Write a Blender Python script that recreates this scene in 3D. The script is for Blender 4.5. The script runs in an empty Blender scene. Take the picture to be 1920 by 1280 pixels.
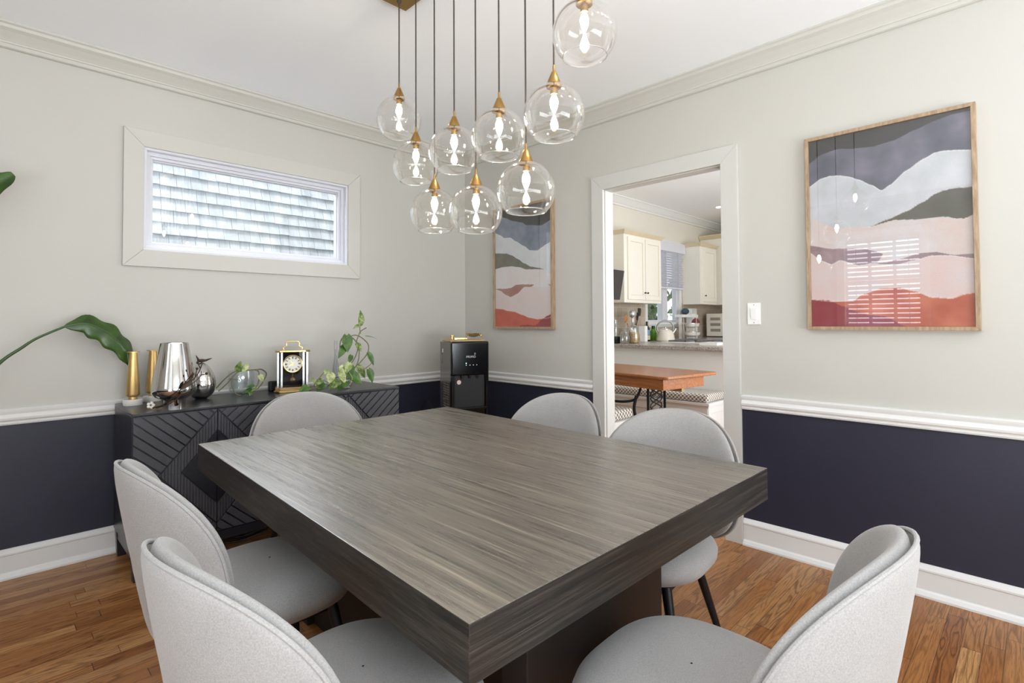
import bpy, math, random
from math import sin, cos, pi, radians, sqrt
from mathutils import Vector, Matrix
random.seed(7)
SC = bpy.context.scene
COL = SC.collection

# ---------------------------------------------------------------- camera
F_PX, CY = 992.07, 578.6
YAW, PIT, ROLL = radians(44.982), radians(1.372), radians(-0.302)
cam_data = bpy.data.cameras.new('camera')
cam_data.sensor_fit = 'HORIZONTAL'
cam_data.sensor_width = 36.0
cam_data.lens = F_PX / 1920 * 36.0
cam_data.shift_y = (CY - 640.0) / 1920.0
cam_data.clip_start = 0.02
cam = bpy.data.objects.new('camera', cam_data)
COL.objects.link(cam)
fw = Vector((sin(YAW) * cos(PIT), cos(YAW) * cos(PIT), sin(PIT)))
rg = Vector((cos(YAW), -sin(YAW), 0))
up = rg.cross(fw)
r2 = rg * cos(ROLL) + up * sin(ROLL)
u2 = -rg * sin(ROLL) + up * cos(ROLL)
M = Matrix((r2, u2, -fw)).transposed().to_4x4()
M.translation = Vector((0, 0, 1.3))
cam.matrix_world = M
SC.camera = cam

# ---------------------------------------------------------------- colour management
SC.view_settings.view_transform = 'Standard'
SC.view_settings.look = 'None'
SC.view_settings.gamma = 1.0
SC.view_settings.use_curve_mapping = False
SC.view_settings.exposure = 0.55
SC.cycles.transparent_max_bounces = 32
SC.cycles.max_bounces = 10
SC.cycles.diffuse_bounces = 6
SC.cycles.use_denoising = True
SC.cycles.caustics_reflective = False
SC.cycles.caustics_refractive = False
SC.cycles.sample_clamp_indirect = 6.0

# ---------------------------------------------------------------- world and daylight
W = bpy.data.worlds.new('sky')
SC.world = W
W.use_nodes = True
bg = W.node_tree.nodes['Background']
bg.inputs[0].default_value = (0.86, 0.94, 1.0, 1)
bg.inputs[1].default_value = 1.05

def area(name, loc, direction, sx, sy, power, color=(1, 1, 1), spread=180):
    l = bpy.data.lights.new(name, 'AREA')
    l.shape = 'RECTANGLE'; l.size = sx; l.size_y = sy; l.energy = power; l.color = color
    l.spread = radians(spread)
    o = bpy.data.objects.new(name, l); COL.objects.link(o)
    o.location = loc
    o.rotation_euler = Vector(direction).to_track_quat('-Z', 'Y').to_euler()
    return o
ROOM_X0, ROOM_X1, ROOM_Y0, ROOM_Y1, CEIL = -1.80, 3.155, -3.0, 3.77, 2.84
area('daylight_side_window', (ROOM_X0 - 0.22, 1.43, 1.78), (1, 0, 0), 1.0, 1.3, 12, (0.93, 0.97, 1.0))
area('added_rear_uplight', (0.7, ROOM_Y0 - 0.55, 0.75), (-0.1, 1, 4.0), 3.4, 2.0, 265, (0.90, 0.96, 1.0))  # unseen lamp added as main room light, tilted up to brighten the ceiling
area('added_side_uplight', (ROOM_X0 - 0.55, -0.9, 0.75), (1, 0.3, 4.0), 1.8, 2.0, 140, (0.90, 0.96, 1.0))  # second unseen lamp added at the side, aimed up to balance the rear one
area('transom_sheen_lamp', (1.3, 4.95, 3.15), (0, -0.72, -0.69), 1.8, 0.9, 105, (0.84, 0.92, 1.0))  # lamp added outside, above the view, for bluish sheen on the table
area('added_kitchen_fill', (5.4, -0.35, 1.6), (0.15, 1, 0.5), 2.2, 2.4, 100, (0.96, 0.98, 1.0))  # lamp added in an unseen opening to brighten the kitchen
sun_d = bpy.data.lights.new('sun', 'SUN'); sun_d.energy = 0.9; sun_d.angle = radians(3); sun_d.color = (1.0, 0.96, 0.9)
sun = bpy.data.objects.new('sun', sun_d); COL.objects.link(sun)
sun.rotation_euler = Vector((0.35, 0.55, -0.85)).to_track_quat('-Z', 'Y').to_euler()

# ================================================================ materials
MATS = {}
def srgb(r, g, b):
    f = lambda c: (c / 255 / 12.92) if c / 255 <= 0.04045 else ((c / 255 + 0.055) / 1.055) ** 2.4
    return (f(r), f(g), f(b), 1.0)
class NT:
    """tiny node-graph helper"""
    def __init__(s, name):
        s.m = bpy.data.materials.new(name); s.m.use_nodes = True
        s.t = s.m.node_tree; s.t.nodes.clear()
        s.out = s.t.nodes.new('ShaderNodeOutputMaterial')
    def n(s, typ, **kw):
        nd = s.t.nodes.new(typ)
        for k, v in kw.items(): setattr(nd, k, v)
        return nd
    def set(s, sock, v):
        if isinstance(v, bpy.types.NodeSocket): s.t.links.new(v, sock)
        else: sock.default_value = v
    def math(s, op, a, b=None, c=None):
        nd = s.n('ShaderNodeMath', operation=op)
        s.set(nd.inputs[0], a)
        if b is not None: s.set(nd.inputs[1], b)
        if c is not None: s.set(nd.inputs[2], c)
        return nd.outputs[0]
    def coords(s):
        return s.n('ShaderNodeTexCoord').outputs['Object']
    def sep(s, v):
        nd = s.n('ShaderNodeSeparateXYZ'); s.set(nd.inputs[0], v); return nd.outputs
    def comb(s, x, y, z):
        nd = s.n('ShaderNodeCombineXYZ')
        for i, v in enumerate((x, y, z)): s.set(nd.inputs[i], v)
        return nd.outputs[0]
    def map(s, v, scale=(1, 1, 1), loc=(0, 0, 0), rot=(0, 0, 0)):
        nd = s.n('ShaderNodeMapping'); s.set(nd.inputs[0], v)
        nd.inputs['Scale'].default_value = scale; nd.inputs['Location'].default_value = loc
        nd.inputs['Rotation'].default_value = rot
        return nd.outputs[0]
    def noise(s, v, scale=5, detail=3, rough=0.5, dist=0.0, col=False):
        nd = s.n('ShaderNodeTexNoise'); s.set(nd.inputs['Vector'], v)
        nd.inputs['Scale'].default_value = scale; nd.inputs['Detail'].default_value = detail
        nd.inputs['Roughness'].default_value = rough; nd.inputs['Distortion'].default_value = dist
        return nd.outputs[1 if col else 0]
    def white(s, v):
        nd = s.n('ShaderNodeTexWhiteNoise'); nd.noise_dimensions = '3D'; s.set(nd.inputs[0], v); return nd.outputs[0]
    def ramp(s, fac, stops):
        nd = s.n('ShaderNodeValToRGB'); s.set(nd.inputs[0], fac)
        e = nd.color_ramp.elements
        e[0].position, e[0].color = stops[0]; e[1].position, e[1].color = stops[-1]
        for p, c in stops[1:-1]:
            x = e.new(p); x.color = c
        return nd.outputs[0]
    def mix(s, fac, a, b, mode='MIX'):
        nd = s.n('ShaderNodeMix'); nd.data_type = 'RGBA'; nd.blend_type = mode
        s.set(nd.inputs[0], fac); s.set(nd.inputs[6], a); s.set(nd.inputs[7], b)
        return nd.outputs[2]
    def bump(s, h, strength=0.3, dist=0.002):
        nd = s.n('ShaderNodeBump'); s.set(nd.inputs['Height'], h)
        nd.inputs['Strength'].default_value = strength; nd.inputs['Distance'].default_value = dist
        return nd.outputs[0]
    def bsdf(s, color, rough=0.5, metal=0.0, normal=None, ior=1.45, **kw):
        p = s.n('ShaderNodeBsdfPrincipled')
        s.set(p.inputs['Base Color'], color); s.set(p.inputs['Roughness'], rough)
        p.inputs['Metallic'].default_value = metal; p.inputs['IOR'].default_value = ior
        if normal is not None: s.t.links.new(normal, p.inputs['Normal'])
        for k, v in kw.items(): s.set(p.inputs[k], v)
        s.t.links.new(p.outputs[0], s.out.inputs[0])
        return p

def simple(name, rgb, rough=0.5, metal=0.0, var=0.04, scale=12, bump=0.0, ior=1.45, **kw):
    if name in MATS: return MATS[name]
    g = NT(name); c = srgb(*rgb)
    v = g.coords(); nz = g.noise(v, scale, 4)
    dark = tuple(x * (1 - var * 1.5) for x in c[:3]) + (1,)
    lite = tuple(min(1, x * (1 + var * 1.5)) for x in c[:3]) + (1,)
    colr = g.mix(nz, dark, lite)
    nrm = g.bump(g.noise(v, scale * 12, 3), bump, 0.002) if bump else None
    g.bsdf(colr, rough, metal, nrm, ior, **kw)
    MATS[name] = g.m
    return g.m

wall_paint = simple('wall_paint_greige', (195, 193, 186), 0.6, var=0.012, scale=3, bump=0.04)
ceil_paint = simple('ceiling_paint', (248, 251, 255), 0.7, var=0.01, scale=2)
navy_paint = simple('navy_wall_paint', (44, 45, 60), 0.42, var=0.04, scale=5, bump=0.04)
trim_paint = simple('white_trim_paint', (226, 226, 224), 0.35, var=0.01, scale=4)
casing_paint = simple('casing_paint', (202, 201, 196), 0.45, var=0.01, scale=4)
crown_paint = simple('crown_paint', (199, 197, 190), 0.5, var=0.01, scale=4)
vinyl = simple('white_window_vinyl', (216, 217, 224), 0.3, var=0.01)
kit_wall = simple('kitchen_wall_paint', (222, 218, 206), 0.6, var=0.02, scale=3)
cream = simple('cream_cabinet_paint', (236, 232, 220), 0.35, var=0.02, scale=6)
cream_edge = simple('cream_cabinet_glaze', (214, 200, 170), 0.4, var=0.03)
knob_m = simple('dark_knob_metal', (40, 34, 30), 0.35, 0.7)
black_lacquer = simple('black_lacquer', (34, 34, 40), 0.30, var=0.06, scale=8, ior=1.6)
plank_black = simple('black_carved_wood', (70, 70, 75), 0.42, var=0.10, scale=22, bump=0.15)
black_metal = simple('black_leg_metal', (22, 22, 24), 0.4, 0.2)
black_plastic = simple('glossy_black_plastic', (10, 11, 15), 0.10, var=0.05, ior=1.38)
black_matte = simple('matte_black_plastic', (30, 30, 33), 0.5)
side_plastic = simple('side_panel_plastic', (88, 84, 80), 0.16, var=0.04, ior=1.9)  # panel colour lightened to stand in for what it reflects
white_marble = simple('white_marble', (236, 232, 226), 0.3, var=0.03, scale=30)
cord_m = simple('brown_fabric_cord', (70, 62, 56), 0.8, var=0.1, scale=80)
black_iron = simple('black_cast_iron', (20, 22, 24), 0.45, 0.3)
white_plastic = simple('white_plastic', (240, 240, 238), 0.35)
twig_m = simple('dark_bronze_twig', (62, 46, 34), 0.5, 0.25, var=0.15, scale=60)
vine_m = simple('green_brown_vine', (110, 104, 76), 0.5, var=0.2, scale=50)
root_m = simple('pale_roots', (206, 188, 150), 0.7, var=0.15, scale=50)
stem_m = simple('dark_green_stem', (58, 84, 48), 0.4, var=0.12, scale=20)
pot_m = simple('stoneware_pot', (200, 196, 188), 0.5)
soil_m = simple('potting_soil', (60, 44, 34), 0.9, var=0.3, scale=60)

def brushed(name, rgb, rough, aniso=0.6, scale=(300, 300, 6)):
    g = NT(name); v = g.map(g.coords(), scale)
    nz = g.noise(v, 1.0, 3)
    c = srgb(*rgb); d = tuple(x * 0.8 for x in c[:3]) + (1,)
    g.bsdf(g.mix(nz, d, c), rough, 1.0, None, **{'Anisotropic': aniso})
    return g.m
brass = brushed('brushed_brass', (214, 180, 120), 0.38)
cap_brass = brushed('antique_brass', (176, 140, 84), 0.30)
gold = simple('polished_gold', (224, 196, 130), 0.18, 1.0)
silver = simple('chrome_mirror', (206, 204, 202), 0.06, 1.0, var=0.03, scale=3)
silver_frame = simple('satin_silver', (216, 216, 214), 0.25, 0.85)

def fabric(name, rgb):
    g = NT(name); v = g.coords()
    big = g.noise(v, 9, 3, 0.6); fine = g.noise(v, 320, 2, 0.7)
    c = srgb(*rgb); d = tuple(x * 0.84 for x in c[:3]) + (1,)
    c1 = g.mix(big, d, c)
    f2 = g.ramp(fine, [(0.3, (0.80, 0.80, 0.80, 1)), (0.7, (1.08, 1.08, 1.08, 1))])
    c2 = g.mix(1.0, c1, f2, 'MULTIPLY')
    g.bsdf(c2, 0.85, 0, g.bump(fine, 0.35, 0.0012), **{'Sheen Weight': 0.25, 'Sheen Roughness': 0.4})
    return g.m
velvet = fabric('light_grey_velvet', (176, 174, 172))
def tweed():
    g = NT('cushion_tweed'); v = g.coords()
    ck = g.n('ShaderNodeTexChecker'); g.set(ck.inputs['Vector'], v); ck.inputs['Scale'].default_value = 45
    nz = g.noise(v, 70, 2)
    c = g.mix(ck.outputs[1], srgb(232, 226, 216), srgb(84, 78, 74))
    c = g.mix(g.math('MULTIPLY', nz, 0.4), c, srgb(200, 194, 184))
    g.bsdf(c, 0.9, 0, g.bump(nz, 0.4, 0.003))
    return g.m
tweed_m = tweed()

def glass_thin(name, tint=(0.985, 0.985, 0.985), gloss=1.0, base=0.04, edge=0.45, power=3.0, rough=0.0):
    """clear sheet glass: see-through with mirror reflections that grow towards grazing angles"""
    g = NT(name)
    tr = g.n('ShaderNodeBsdfTransparent'); tr.inputs[0].default_value = (*tint, 1)
    gl = g.n('ShaderNodeBsdfGlossy'); gl.inputs['Roughness'].default_value = rough
    gl.inputs[0].default_value = (gloss, gloss, gloss, 1)
    lw = g.n('ShaderNodeLayerWeight'); lw.inputs[0].default_value = 0.5
    p = g.math('POWER', lw.outputs['Facing'], power)
    fac = g.math('MULTIPLY_ADD', p, edge, base)
    mx = g.n('ShaderNodeMixShader'); g.set(mx.inputs[0], fac)
    g.t.links.new(tr.outputs[0], mx.inputs[1]); g.t.links.new(gl.outputs[0], mx.inputs[2])
    g.t.links.new(mx.outputs[0], g.out.inputs[0])
    return g.m
pane_glass = glass_thin('window_pane_glass', base=0.05, edge=0.5, power=5)
picture_glass = glass_thin('picture_glass', base=0.05, edge=0.6, power=4)
globe_glass = glass_thin('clear_globe_glass', (0.985, 0.98, 0.97), base=0.012, edge=0.8, power=2.3, rough=0.02)
rim_glass = glass_thin('globe_rim_glass', (0.97, 0.97, 0.96), base=0.45, edge=0.5, power=1.5, rough=0.15)
jar_glass = glass_thin('clear_jar_glass', (0.93, 0.95, 0.95), base=0.06, edge=0.7, power=2.2, rough=0.02)
smoke_glass = glass_thin('smoked_clock_glass', (0.62, 0.60, 0.60), base=0.03, edge=0.3, power=4)

def emit(name, rgb, strength):
    g = NT(name); e = g.n('ShaderNodeEmission'); e.inputs[0].default_value = (*rgb, 1); e.inputs[1].default_value = strength
    g.t.links.new(e.outputs[0], g.out.inputs[0]); return g.m
bulb_m = emit('warm_bulb_glow', (1.0, 0.88, 0.72), 92.0)
filament_m = bulb_m
downlight_m = emit('downlight_glow', (1.0, 0.95, 0.88), 8.0)
led_green = emit('green_led', (0.3, 1.0, 0.4), 3.0)
led_white = emit('white_led', (0.9, 0.95, 1.0), 1.2)

def floor_wood():
    g = NT('oak_strip_floor'); v = g.coords(); x, y, z = g.sep(v)
    WID = 0.0635
    yr = g.math('DIVIDE', y, WID); row = g.math('FLOOR', yr)
    rr = g.white(g.comb(row, 3.3, 0.7))
    xs = g.math('ADD', x, g.math('MULTIPLY', rr, 9.0))
    ln = g.math('MULTIPLY_ADD', g.white(g.comb(row, 9.1, 2.2)), 0.5, 0.65)
    xr = g.math('DIVIDE', xs, ln); pl = g.math('FLOOR', xr)
    idr = g.white(g.comb(row, pl, 5.0)); id2 = g.white(g.comb(pl, row, 8.0))
    gx = g.math('MULTIPLY_ADD', id2, 31.0, g.math('MULTIPLY', x, 1.4))
    gy = g.math('MULTIPLY_ADD', idr, 17.0, g.math('MULTIPLY', y, 13.0))
    gv = g.comb(gx, gy, g.math('MULTIPLY', idr, 40.0))
    big = g.noise(gv, 1.15, 2, 0.45, 0.4)
    rings = g.math('SINE', g.math('MULTIPLY', big, 75.0))
    rings = g.math('POWER', g.math('MULTIPLY_ADD', rings, 0.5, 0.5), 2.5)
    fine = g.noise(g.comb(g.math('MULTIPLY', x, 9.0), g.math('MULTIPLY', y, 260.0), idr), 1.0, 3, 0.6)
    tone = g.ramp(idr, [(0.0, srgb(146, 92, 48)), (0.3, srgb(176, 122, 70)), (0.55, srgb(160, 104, 56)), (0.8, srgb(194, 144, 92)), (1.0, srgb(172, 124, 80))])
    dark = g.mix(1.0, tone, srgb(140, 118, 100), 'MULTIPLY')
    amt = g.math('MULTIPLY', rings, g.math('MULTIPLY_ADD', id2, 0.45, 0.25))
    c = g.mix(amt, tone, dark)
    c = g.mix(g.math('MULTIPLY', g.math('GREATER_THAN', fine, 0.56), 0.35), c, dark)
    fy = g.math('ABSOLUTE', g.math('SUBTRACT', g.math('FRACT', yr), 0.5))
    fx = g.math('ABSOLUTE', g.math('SUBTRACT', g.math('FRACT', xr), 0.5))
    gap = g.math('MAXIMUM', g.math('GREATER_THAN', fy, 0.485), g.math('GREATER_THAN', fx, 0.4985))
    c = g.mix(g.math('MULTIPLY', gap, 0.75), c, srgb(48, 26, 14))
    h = g.math('SUBTRACT', g.math('MULTIPLY', fine, 0.3), gap)
    g.bsdf(c, g.math('MULTIPLY_ADD', fine, 0.15, 0.27), 0, g.bump(h, 0.25, 0.0015))
    return g.m
floor_m = floor_wood()

def table_wood(name, top=True, axis='Y'):
    g = NT(name); v = g.coords(); x, y, z = g.sep(v)
    if axis == 'Y': a, b = y, x
    else: a, b = x, y
    vv = g.comb(g.math('MULTIPLY', a, 2.0), g.math('MULTIPLY', b, 120.0), g.math('MULTIPLY', z, 120.0))
    n1 = g.noise(vv, 1.0, 4, 0.65)
    vv2 = g.comb(g.math('MULTIPLY', a, 4.0), g.math('MULTIPLY', b, 420.0), g.math('MULTIPLY', z, 420.0))
    n2 = g.noise(vv2, 1.0, 3, 0.6)
    n3 = g.noise(g.comb(g.math('MULTIPLY', a, 1.7), g.math('MULTIPLY', b, 46.0), g.math('MULTIPLY', z, 46.0)), 1.0, 3, 0.6)
    nn = g.math('MULTIPLY_ADD', n2, 0.35, g.math('MULTIPLY_ADD', n1, 0.45, g.math('MULTIPLY', n3, 0.20)))
    if top:
        c = g.ramp(nn, [(0.38, srgb(34, 30, 26)), (0.47, srgb(84, 76, 66)), (0.53, srgb(100, 91, 79)), (0.64, srgb(152, 140, 122))])  # paler than the sides, putting reflected sheen into the grain colour
        pat = g.noise(g.comb(g.math('MULTIPLY', a, 1.2), g.math('MULTIPLY', b, 3.0), 0.0), 1.0, 2)
        r = g.math('ADD', g.math('MULTIPLY', n3, 0.22), g.math('MULTIPLY_ADD', pat, 0.10, 0.13))
        # faint leaf joint across the middle of the top
        seam = g.math('LESS_THAN', g.math('ABSOLUTE', g.math('SUBTRACT', y, 1.717)), 0.0014)
        c = g.mix(g.math('MULTIPLY', seam, 0.7), c, srgb(24, 20, 18))
        g.bsdf(c, r, 0, g.bump(n2, 0.30, 0.0006), 2.5)
    else:
        c = g.ramp(nn, [(0.36, srgb(16, 14, 13)), (0.50, srgb(42, 38, 34)), (0.66, srgb(82, 73, 64))])
        g.bsdf(c, 0.42, 0, g.bump(nn, 0.45, 0.0012), 1.5)
    return g.m
table_top_m = table_wood('espresso_table_top')
table_side_y = table_wood('espresso_table_side', False, 'Y')
table_side_x = table_wood('espresso_table_end', False, 'X')
pedestal_m = simple('espresso_pedestal', (34, 26, 22), 0.5, var=0.15, scale=14)

def oakframe():
    g = NT('pale_oak_frame'); v = g.coords()
    n = g.noise(g.map(v, (40, 40, 6)), 2.0, 4, 0.6, 0.3)
    g.bsdf(g.ramp(n, [(0.3, srgb(142, 118, 92)), (0.7, srgb(182, 158, 130))]), 0.5)
    return g.m
oak_m = oakframe()
def woodmat(name, c0, c1, sc=(3, 40, 40), rough=0.3):
    g = NT(name); n = g.noise(g.map(g.coords(), sc), 1.5, 4, 0.6, 0.4)
    g.bsdf(g.ramp(n, [(0.3, srgb(*c0)), (0.7, srgb(*c1))]), rough); return g.m
cherry_m = woodmat('cherry_table_wood', (142, 84, 48), (186, 124, 78), (40, 3, 40), 0.22)
clock_wood = woodmat('clock_base_wood', (150, 112, 70), (208, 176, 128), (6, 60, 60), 0.3)
spoon_wood = woodmat('spoon_wood', (150, 92, 48), (190, 128, 76), (30, 30, 4), 0.5)
tray_wood = woodmat('tray_wood', (170, 140, 90), (200, 170, 120), (20, 20, 20), 0.4)

def granite():
    g = NT('speckled_counter'); v = g.coords()
    n = g.noise(v, 120, 2, 0.8)
    g.bsdf(g.ramp(n, [(0.35, srgb(92, 86, 82)), (0.5, srgb(160, 152, 146)), (0.65, srgb(200, 192, 184))]), 0.25); return g.m
granite_m = granite()
def tile():
    g = NT('backsplash_tile'); v = g.coords(); x, y, z = g.sep(v)
    br = g.n('ShaderNodeTexBrick'); g.set(br.inputs['Vector'], g.comb(g.math('ADD', x, y), z, 0.0))
    br.inputs['Scale'].default_value = 1.0; br.offset = 0.5
    br.inputs['Brick Width'].default_value = 0.15; br.inputs['Row Height'].default_value = 0.15
    br.inputs['Mortar Size'].default_value = 0.004
    br.inputs['Color1'].default_value = srgb(196, 184, 166); br.inputs['Color2'].default_value = srgb(176, 162, 142)
    br.inputs['Mortar'].default_value = srgb(206, 200, 188)
    g.bsdf(g.mix(g.math('MULTIPLY', g.noise(v, 14, 4), 0.5), br.outputs[0], srgb(170, 156, 138)), 0.4); return g.m
tile_m = tile()
def shingle():
    g = NT('weathered_cedar_shingle'); v = g.coords()
    n = g.noise(g.map(v, (60, 8, 3)), 1.0, 4, 0.7); b = g.noise(g.map(v, (7, 7, 3)), 1.0, 1)
    c = g.ramp(g.math('MULTIPLY_ADD', b, 0.6, g.math('MULTIPLY', n, 0.4)), [(0.3, srgb(176, 182, 188)), (0.55, srgb(214, 220, 226)), (0.75, srgb(240, 240, 238))])
    g.bsdf(c, 0.8, 0, g.bump(n, 0.4, 0.003)); return g.m
shingle_m = shingle()
def leaf_mat(name, c0, c1, var=(0.35, 0.65), rough=0.35, sc=30):
    g = NT(name); n = g.noise(g.coords(), sc, 3, 0.6, 0.5)
    g.bsdf(g.ramp(n, [(var[0], srgb(*c0)), (var[1], srgb(*c1))]), rough, 0, None, **{'Subsurface Weight': 0.0}); return g.m
big_leaf_m = leaf_mat('dark_green_leaf', (40, 66, 26), (66, 96, 38), sc=9, rough=0.28)
pothos_m = leaf_mat('variegated_pothos_leaf', (70, 98, 42), (160, 172, 104), (0.42, 0.66), 0.35, 45)
pothos_d = leaf_mat('green_pothos_leaf', (48, 82, 32), (84, 118, 50), (0.35, 0.65), 0.35, 30)
pothos_p = leaf_mat('pale_pothos_leaf', (116, 138, 70), (200, 202, 148), (0.35, 0.65), 0.4, 40)
hedge_m = leaf_mat('hedge_leaves', (40, 66, 36), (80, 110, 60), sc=14, rough=0.6)
cereal_m = leaf_mat('toasted_cereal', (150, 108, 60), (226, 190, 130), (0.4, 0.6), 0.7, 90)

# ================================================================ mesh helpers
class MB:
    def __init__(s): s.v = []; s.f = []; s.mi = []; s.sm = []
    def add(s, vs, fs, mi=0, smooth=False, T=None):
        o = len(s.v)
        for p in vs:
            p = Vector(p)
            if T is not None: p = T @ p
            s.v.append(p)
        for f in fs: s.f.append([i + o for i in f]); s.mi.append(mi); s.sm.append(smooth)
        return s
    def box(s, x0, x1, y0, y1, z0, z1, mi=0, T=None):
        vs = [(x0, y0, z0), (x1, y0, z0), (x1, y1, z0), (x0, y1, z0), (x0, y0, z1), (x1, y0, z1), (x1, y1, z1), (x0, y1, z1)]
        return s.add(vs, [(0, 3, 2, 1), (4, 5, 6, 7), (0, 1, 5, 4), (1, 2, 6, 5), (2, 3, 7, 6), (3, 0, 4, 7)], mi, False, T)
    def prism(s, poly, z0, z1, mi=0, T=None, smooth=False):
        n = len(poly)
        vs = [(x, y, z0) for x, y in poly] + [(x, y, z1) for x, y in poly]
        fs = [tuple(range(n - 1, -1, -1)), tuple(range(n, 2 * n))]
        s.add(vs, fs, mi, False, T)
        o = len(s.v) - 2 * n
        for i in range(n):
            j = (i + 1) % n
            s.f.append([o + i, o + j, o + n + j, o + n + i]); s.mi.append(mi); s.sm.append(smooth)
        return s
    def lathe(s, prof, seg=48, mi=0, T=None, close=True):
        vs = []; fs = []; n = len(prof)
        for k in range(seg):
            a = 2 * pi * k / seg
            for r, z in prof: vs.append((r * cos(a), r * sin(a), z))
        for k in range(seg):
            k2 = (k + 1) % seg
            for i in range(n - 1):
                fs.append((k * n + i, k2 * n + i, k2 * n + i + 1, k * n + i + 1))
        return s.add(vs, fs, mi, True, T)
    def tube(s, pts, rad, seg=10, mi=0, cap=True, T=None):
        pts = [Vector(p) for p in pts]; n = len(pts)
        if not isinstance(rad, (list, tuple)): rad = [rad] * n
        vs = []; fs = []
        ref = None
        for i in range(n):
            a = pts[max(i - 1, 0)]; b = pts[min(i + 1, n - 1)]
            t = (b - a).normalized()
            if ref is None:
                ref = Vector((0, 0, 1)) if abs(t.z) < 0.9 else Vector((1, 0, 0))
            x = (ref - t * ref.dot(t))
            if x.length < 1e-6: x = t.orthogonal()
            x.normalize(); y = t.cross(x); ref = x
            for k in range(seg):
                an = 2 * pi * k / seg
                vs.append(pts[i] + (x * cos(an) + y * sin(an)) * rad[i])
        for i in range(n - 1):
            for k in range(seg):
                k2 = (k + 1) % seg
                fs.append((i * seg + k, i * seg + k2, (i + 1) * seg + k2, (i + 1) * seg + k))
        s.add(vs, fs, mi, True, T)
        if cap:
            o = len(s.v) - n * seg
            s.f.append([o + k for k in range(seg - 1, -1, -1)]); s.mi.append(mi); s.sm.append(False)
            s.f.append([o + (n - 1) * seg + k for k in range(seg)]); s.mi.append(mi); s.sm.append(False)
        return s
    def ball(s, c, r, seg=16, rings=10, mi=0, sc=(1, 1, 1)):
        vs = [(c[0], c[1], c[2] - r * sc[2])]
        for i in range(1, rings):
            a = -pi / 2 + pi * i / rings
            for k in range(seg):
                b = 2 * pi * k / seg
                vs.append((c[0] + r * sc[0] * cos(a) * cos(b), c[1] + r * sc[1] * cos(a) * sin(b), c[2] + r * sc[2] * sin(a)))
        vs.append((c[0], c[1], c[2] + r * sc[2]))
        fs = []
        for k in range(seg): fs.append((0, 1 + (k + 1) % seg, 1 + k))
        for i in range(rings - 2):
            for k in range(seg):
                k2 = (k + 1) % seg
                fs.append((1 + i * seg + k, 1 + i * seg + k2, 1 + (i + 1) * seg + k2, 1 + (i + 1) * seg + k))
        last = len(vs) - 1; b0 = 1 + (rings - 2) * seg
        for k in range(seg): fs.append((b0 + k, b0 + (k + 1) % seg, last))
        return s.add(vs, fs, mi, True)
    def extrude_profile(s, prof, p0, p1, out, mi=0, miter=(0, 0)):
        """prof: list of (d, z) - d distance off the wall along `out`; runs from p0 to p1 (xy); miter shifts the ends by d*m"""
        p0 = Vector((*p0, 0)); p1 = Vector((*p1, 0)); out = Vector((*out, 0)); t = (p1 - p0).normalized()
        n = len(prof); vs = []
        for (d, z) in prof: vs.append(p0 + out * d + t * (d * miter[0]) + Vector((0, 0, z)))
        for (d, z) in prof: vs.append(p1 + out * d - t * (d * miter[1]) + Vector((0, 0, z)))
        fs = [(i, (i + 1) % n, n + (i + 1) % n, n + i) for i in range(n)]
        fs += [tuple(range(n - 1, -1, -1)), tuple(range(n, 2 * n))]
        return s.add(vs, fs, mi, False)
    def build(s, name, mats, parent=None, bevel=0.0, segs=2, angle=35):
        me = bpy.data.meshes.new(name)
        me.from_pydata([tuple(v) for v in s.v], [], s.f)
        if not isinstance(mats, (list, tuple)): mats = [mats]
        for m in mats: me.materials.append(m)
        me.polygons.foreach_set('material_index', s.mi)
        me.polygons.foreach_set('use_smooth', s.sm)
        me.update(); me.validate()
        if any(s.sm): me.set_sharp_from_angle(angle=radians(angle))
        o = bpy.data.objects.new(name, me); COL.objects.link(o)
        if parent is not None: o.parent = parent
        if bevel:
            b = o.modifiers.new('bevel', 'BEVEL'); b.width = bevel; b.segments = segs; b.limit_method = 'ANGLE'; b.angle_limit = radians(40)
            b.harden_normals = False
        return o

def tag(o, label, cat, group=None, kind=None):
    o['label'] = label; o['category'] = cat
    if group: o['group'] = group
    if kind: o['kind'] = kind
    return o
def struct(o, label=None):
    o['kind'] = 'structure'
    if label: o['label'] = label
    return o
def empty(name, loc, rz=0.0):
    o = bpy.data.objects.new(name, None); o.empty_display_size = 0.1; COL.objects.link(o)
    o.location = loc; o.rotation_euler = (0, 0, rz); return o
def kids(o): return [c for c in bpy.data.objects if c.parent == o]
def copy_tree(o, parent=None):
    c = o.copy(); COL.objects.link(c); c.parent = parent
    for ch in kids(o): copy_tree(ch, c)
    return c
def smoothpath(pts, n=8):
    P = [Vector(p) for p in pts]; out = []
    for i in range(len(P) - 1):
        a = P[max(i - 1, 0)]; b = P[i]; c = P[i + 1]; d = P[min(i + 2, len(P) - 1)]
        for k in range(n):
            t = k / n
            out.append(0.5 * ((2 * b) + (c - a) * t + (2 * a - 5 * b + 4 * c - d) * t * t + (3 * b - a - 3 * c + d) * t ** 3))
    out.append(P[-1]); return out

# ================================================================ room shell
X0, X1, Y0, Y1 = ROOM_X0, ROOM_X1, ROOM_Y0, ROOM_Y1
RAIL = 0.80
fl = MB().box(X0 - 0.15, 10.3, Y0 - 0.15, 4.6, -0.06, 0.0).build('floor', floor_m); struct(fl)
ce = MB().box(X0 - 0.15, X1 + 0.085, Y0 - 0.15, Y1 + 0.15, CEIL, CEIL + 0.08).build('ceiling', ceil_paint); struct(ce)

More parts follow.
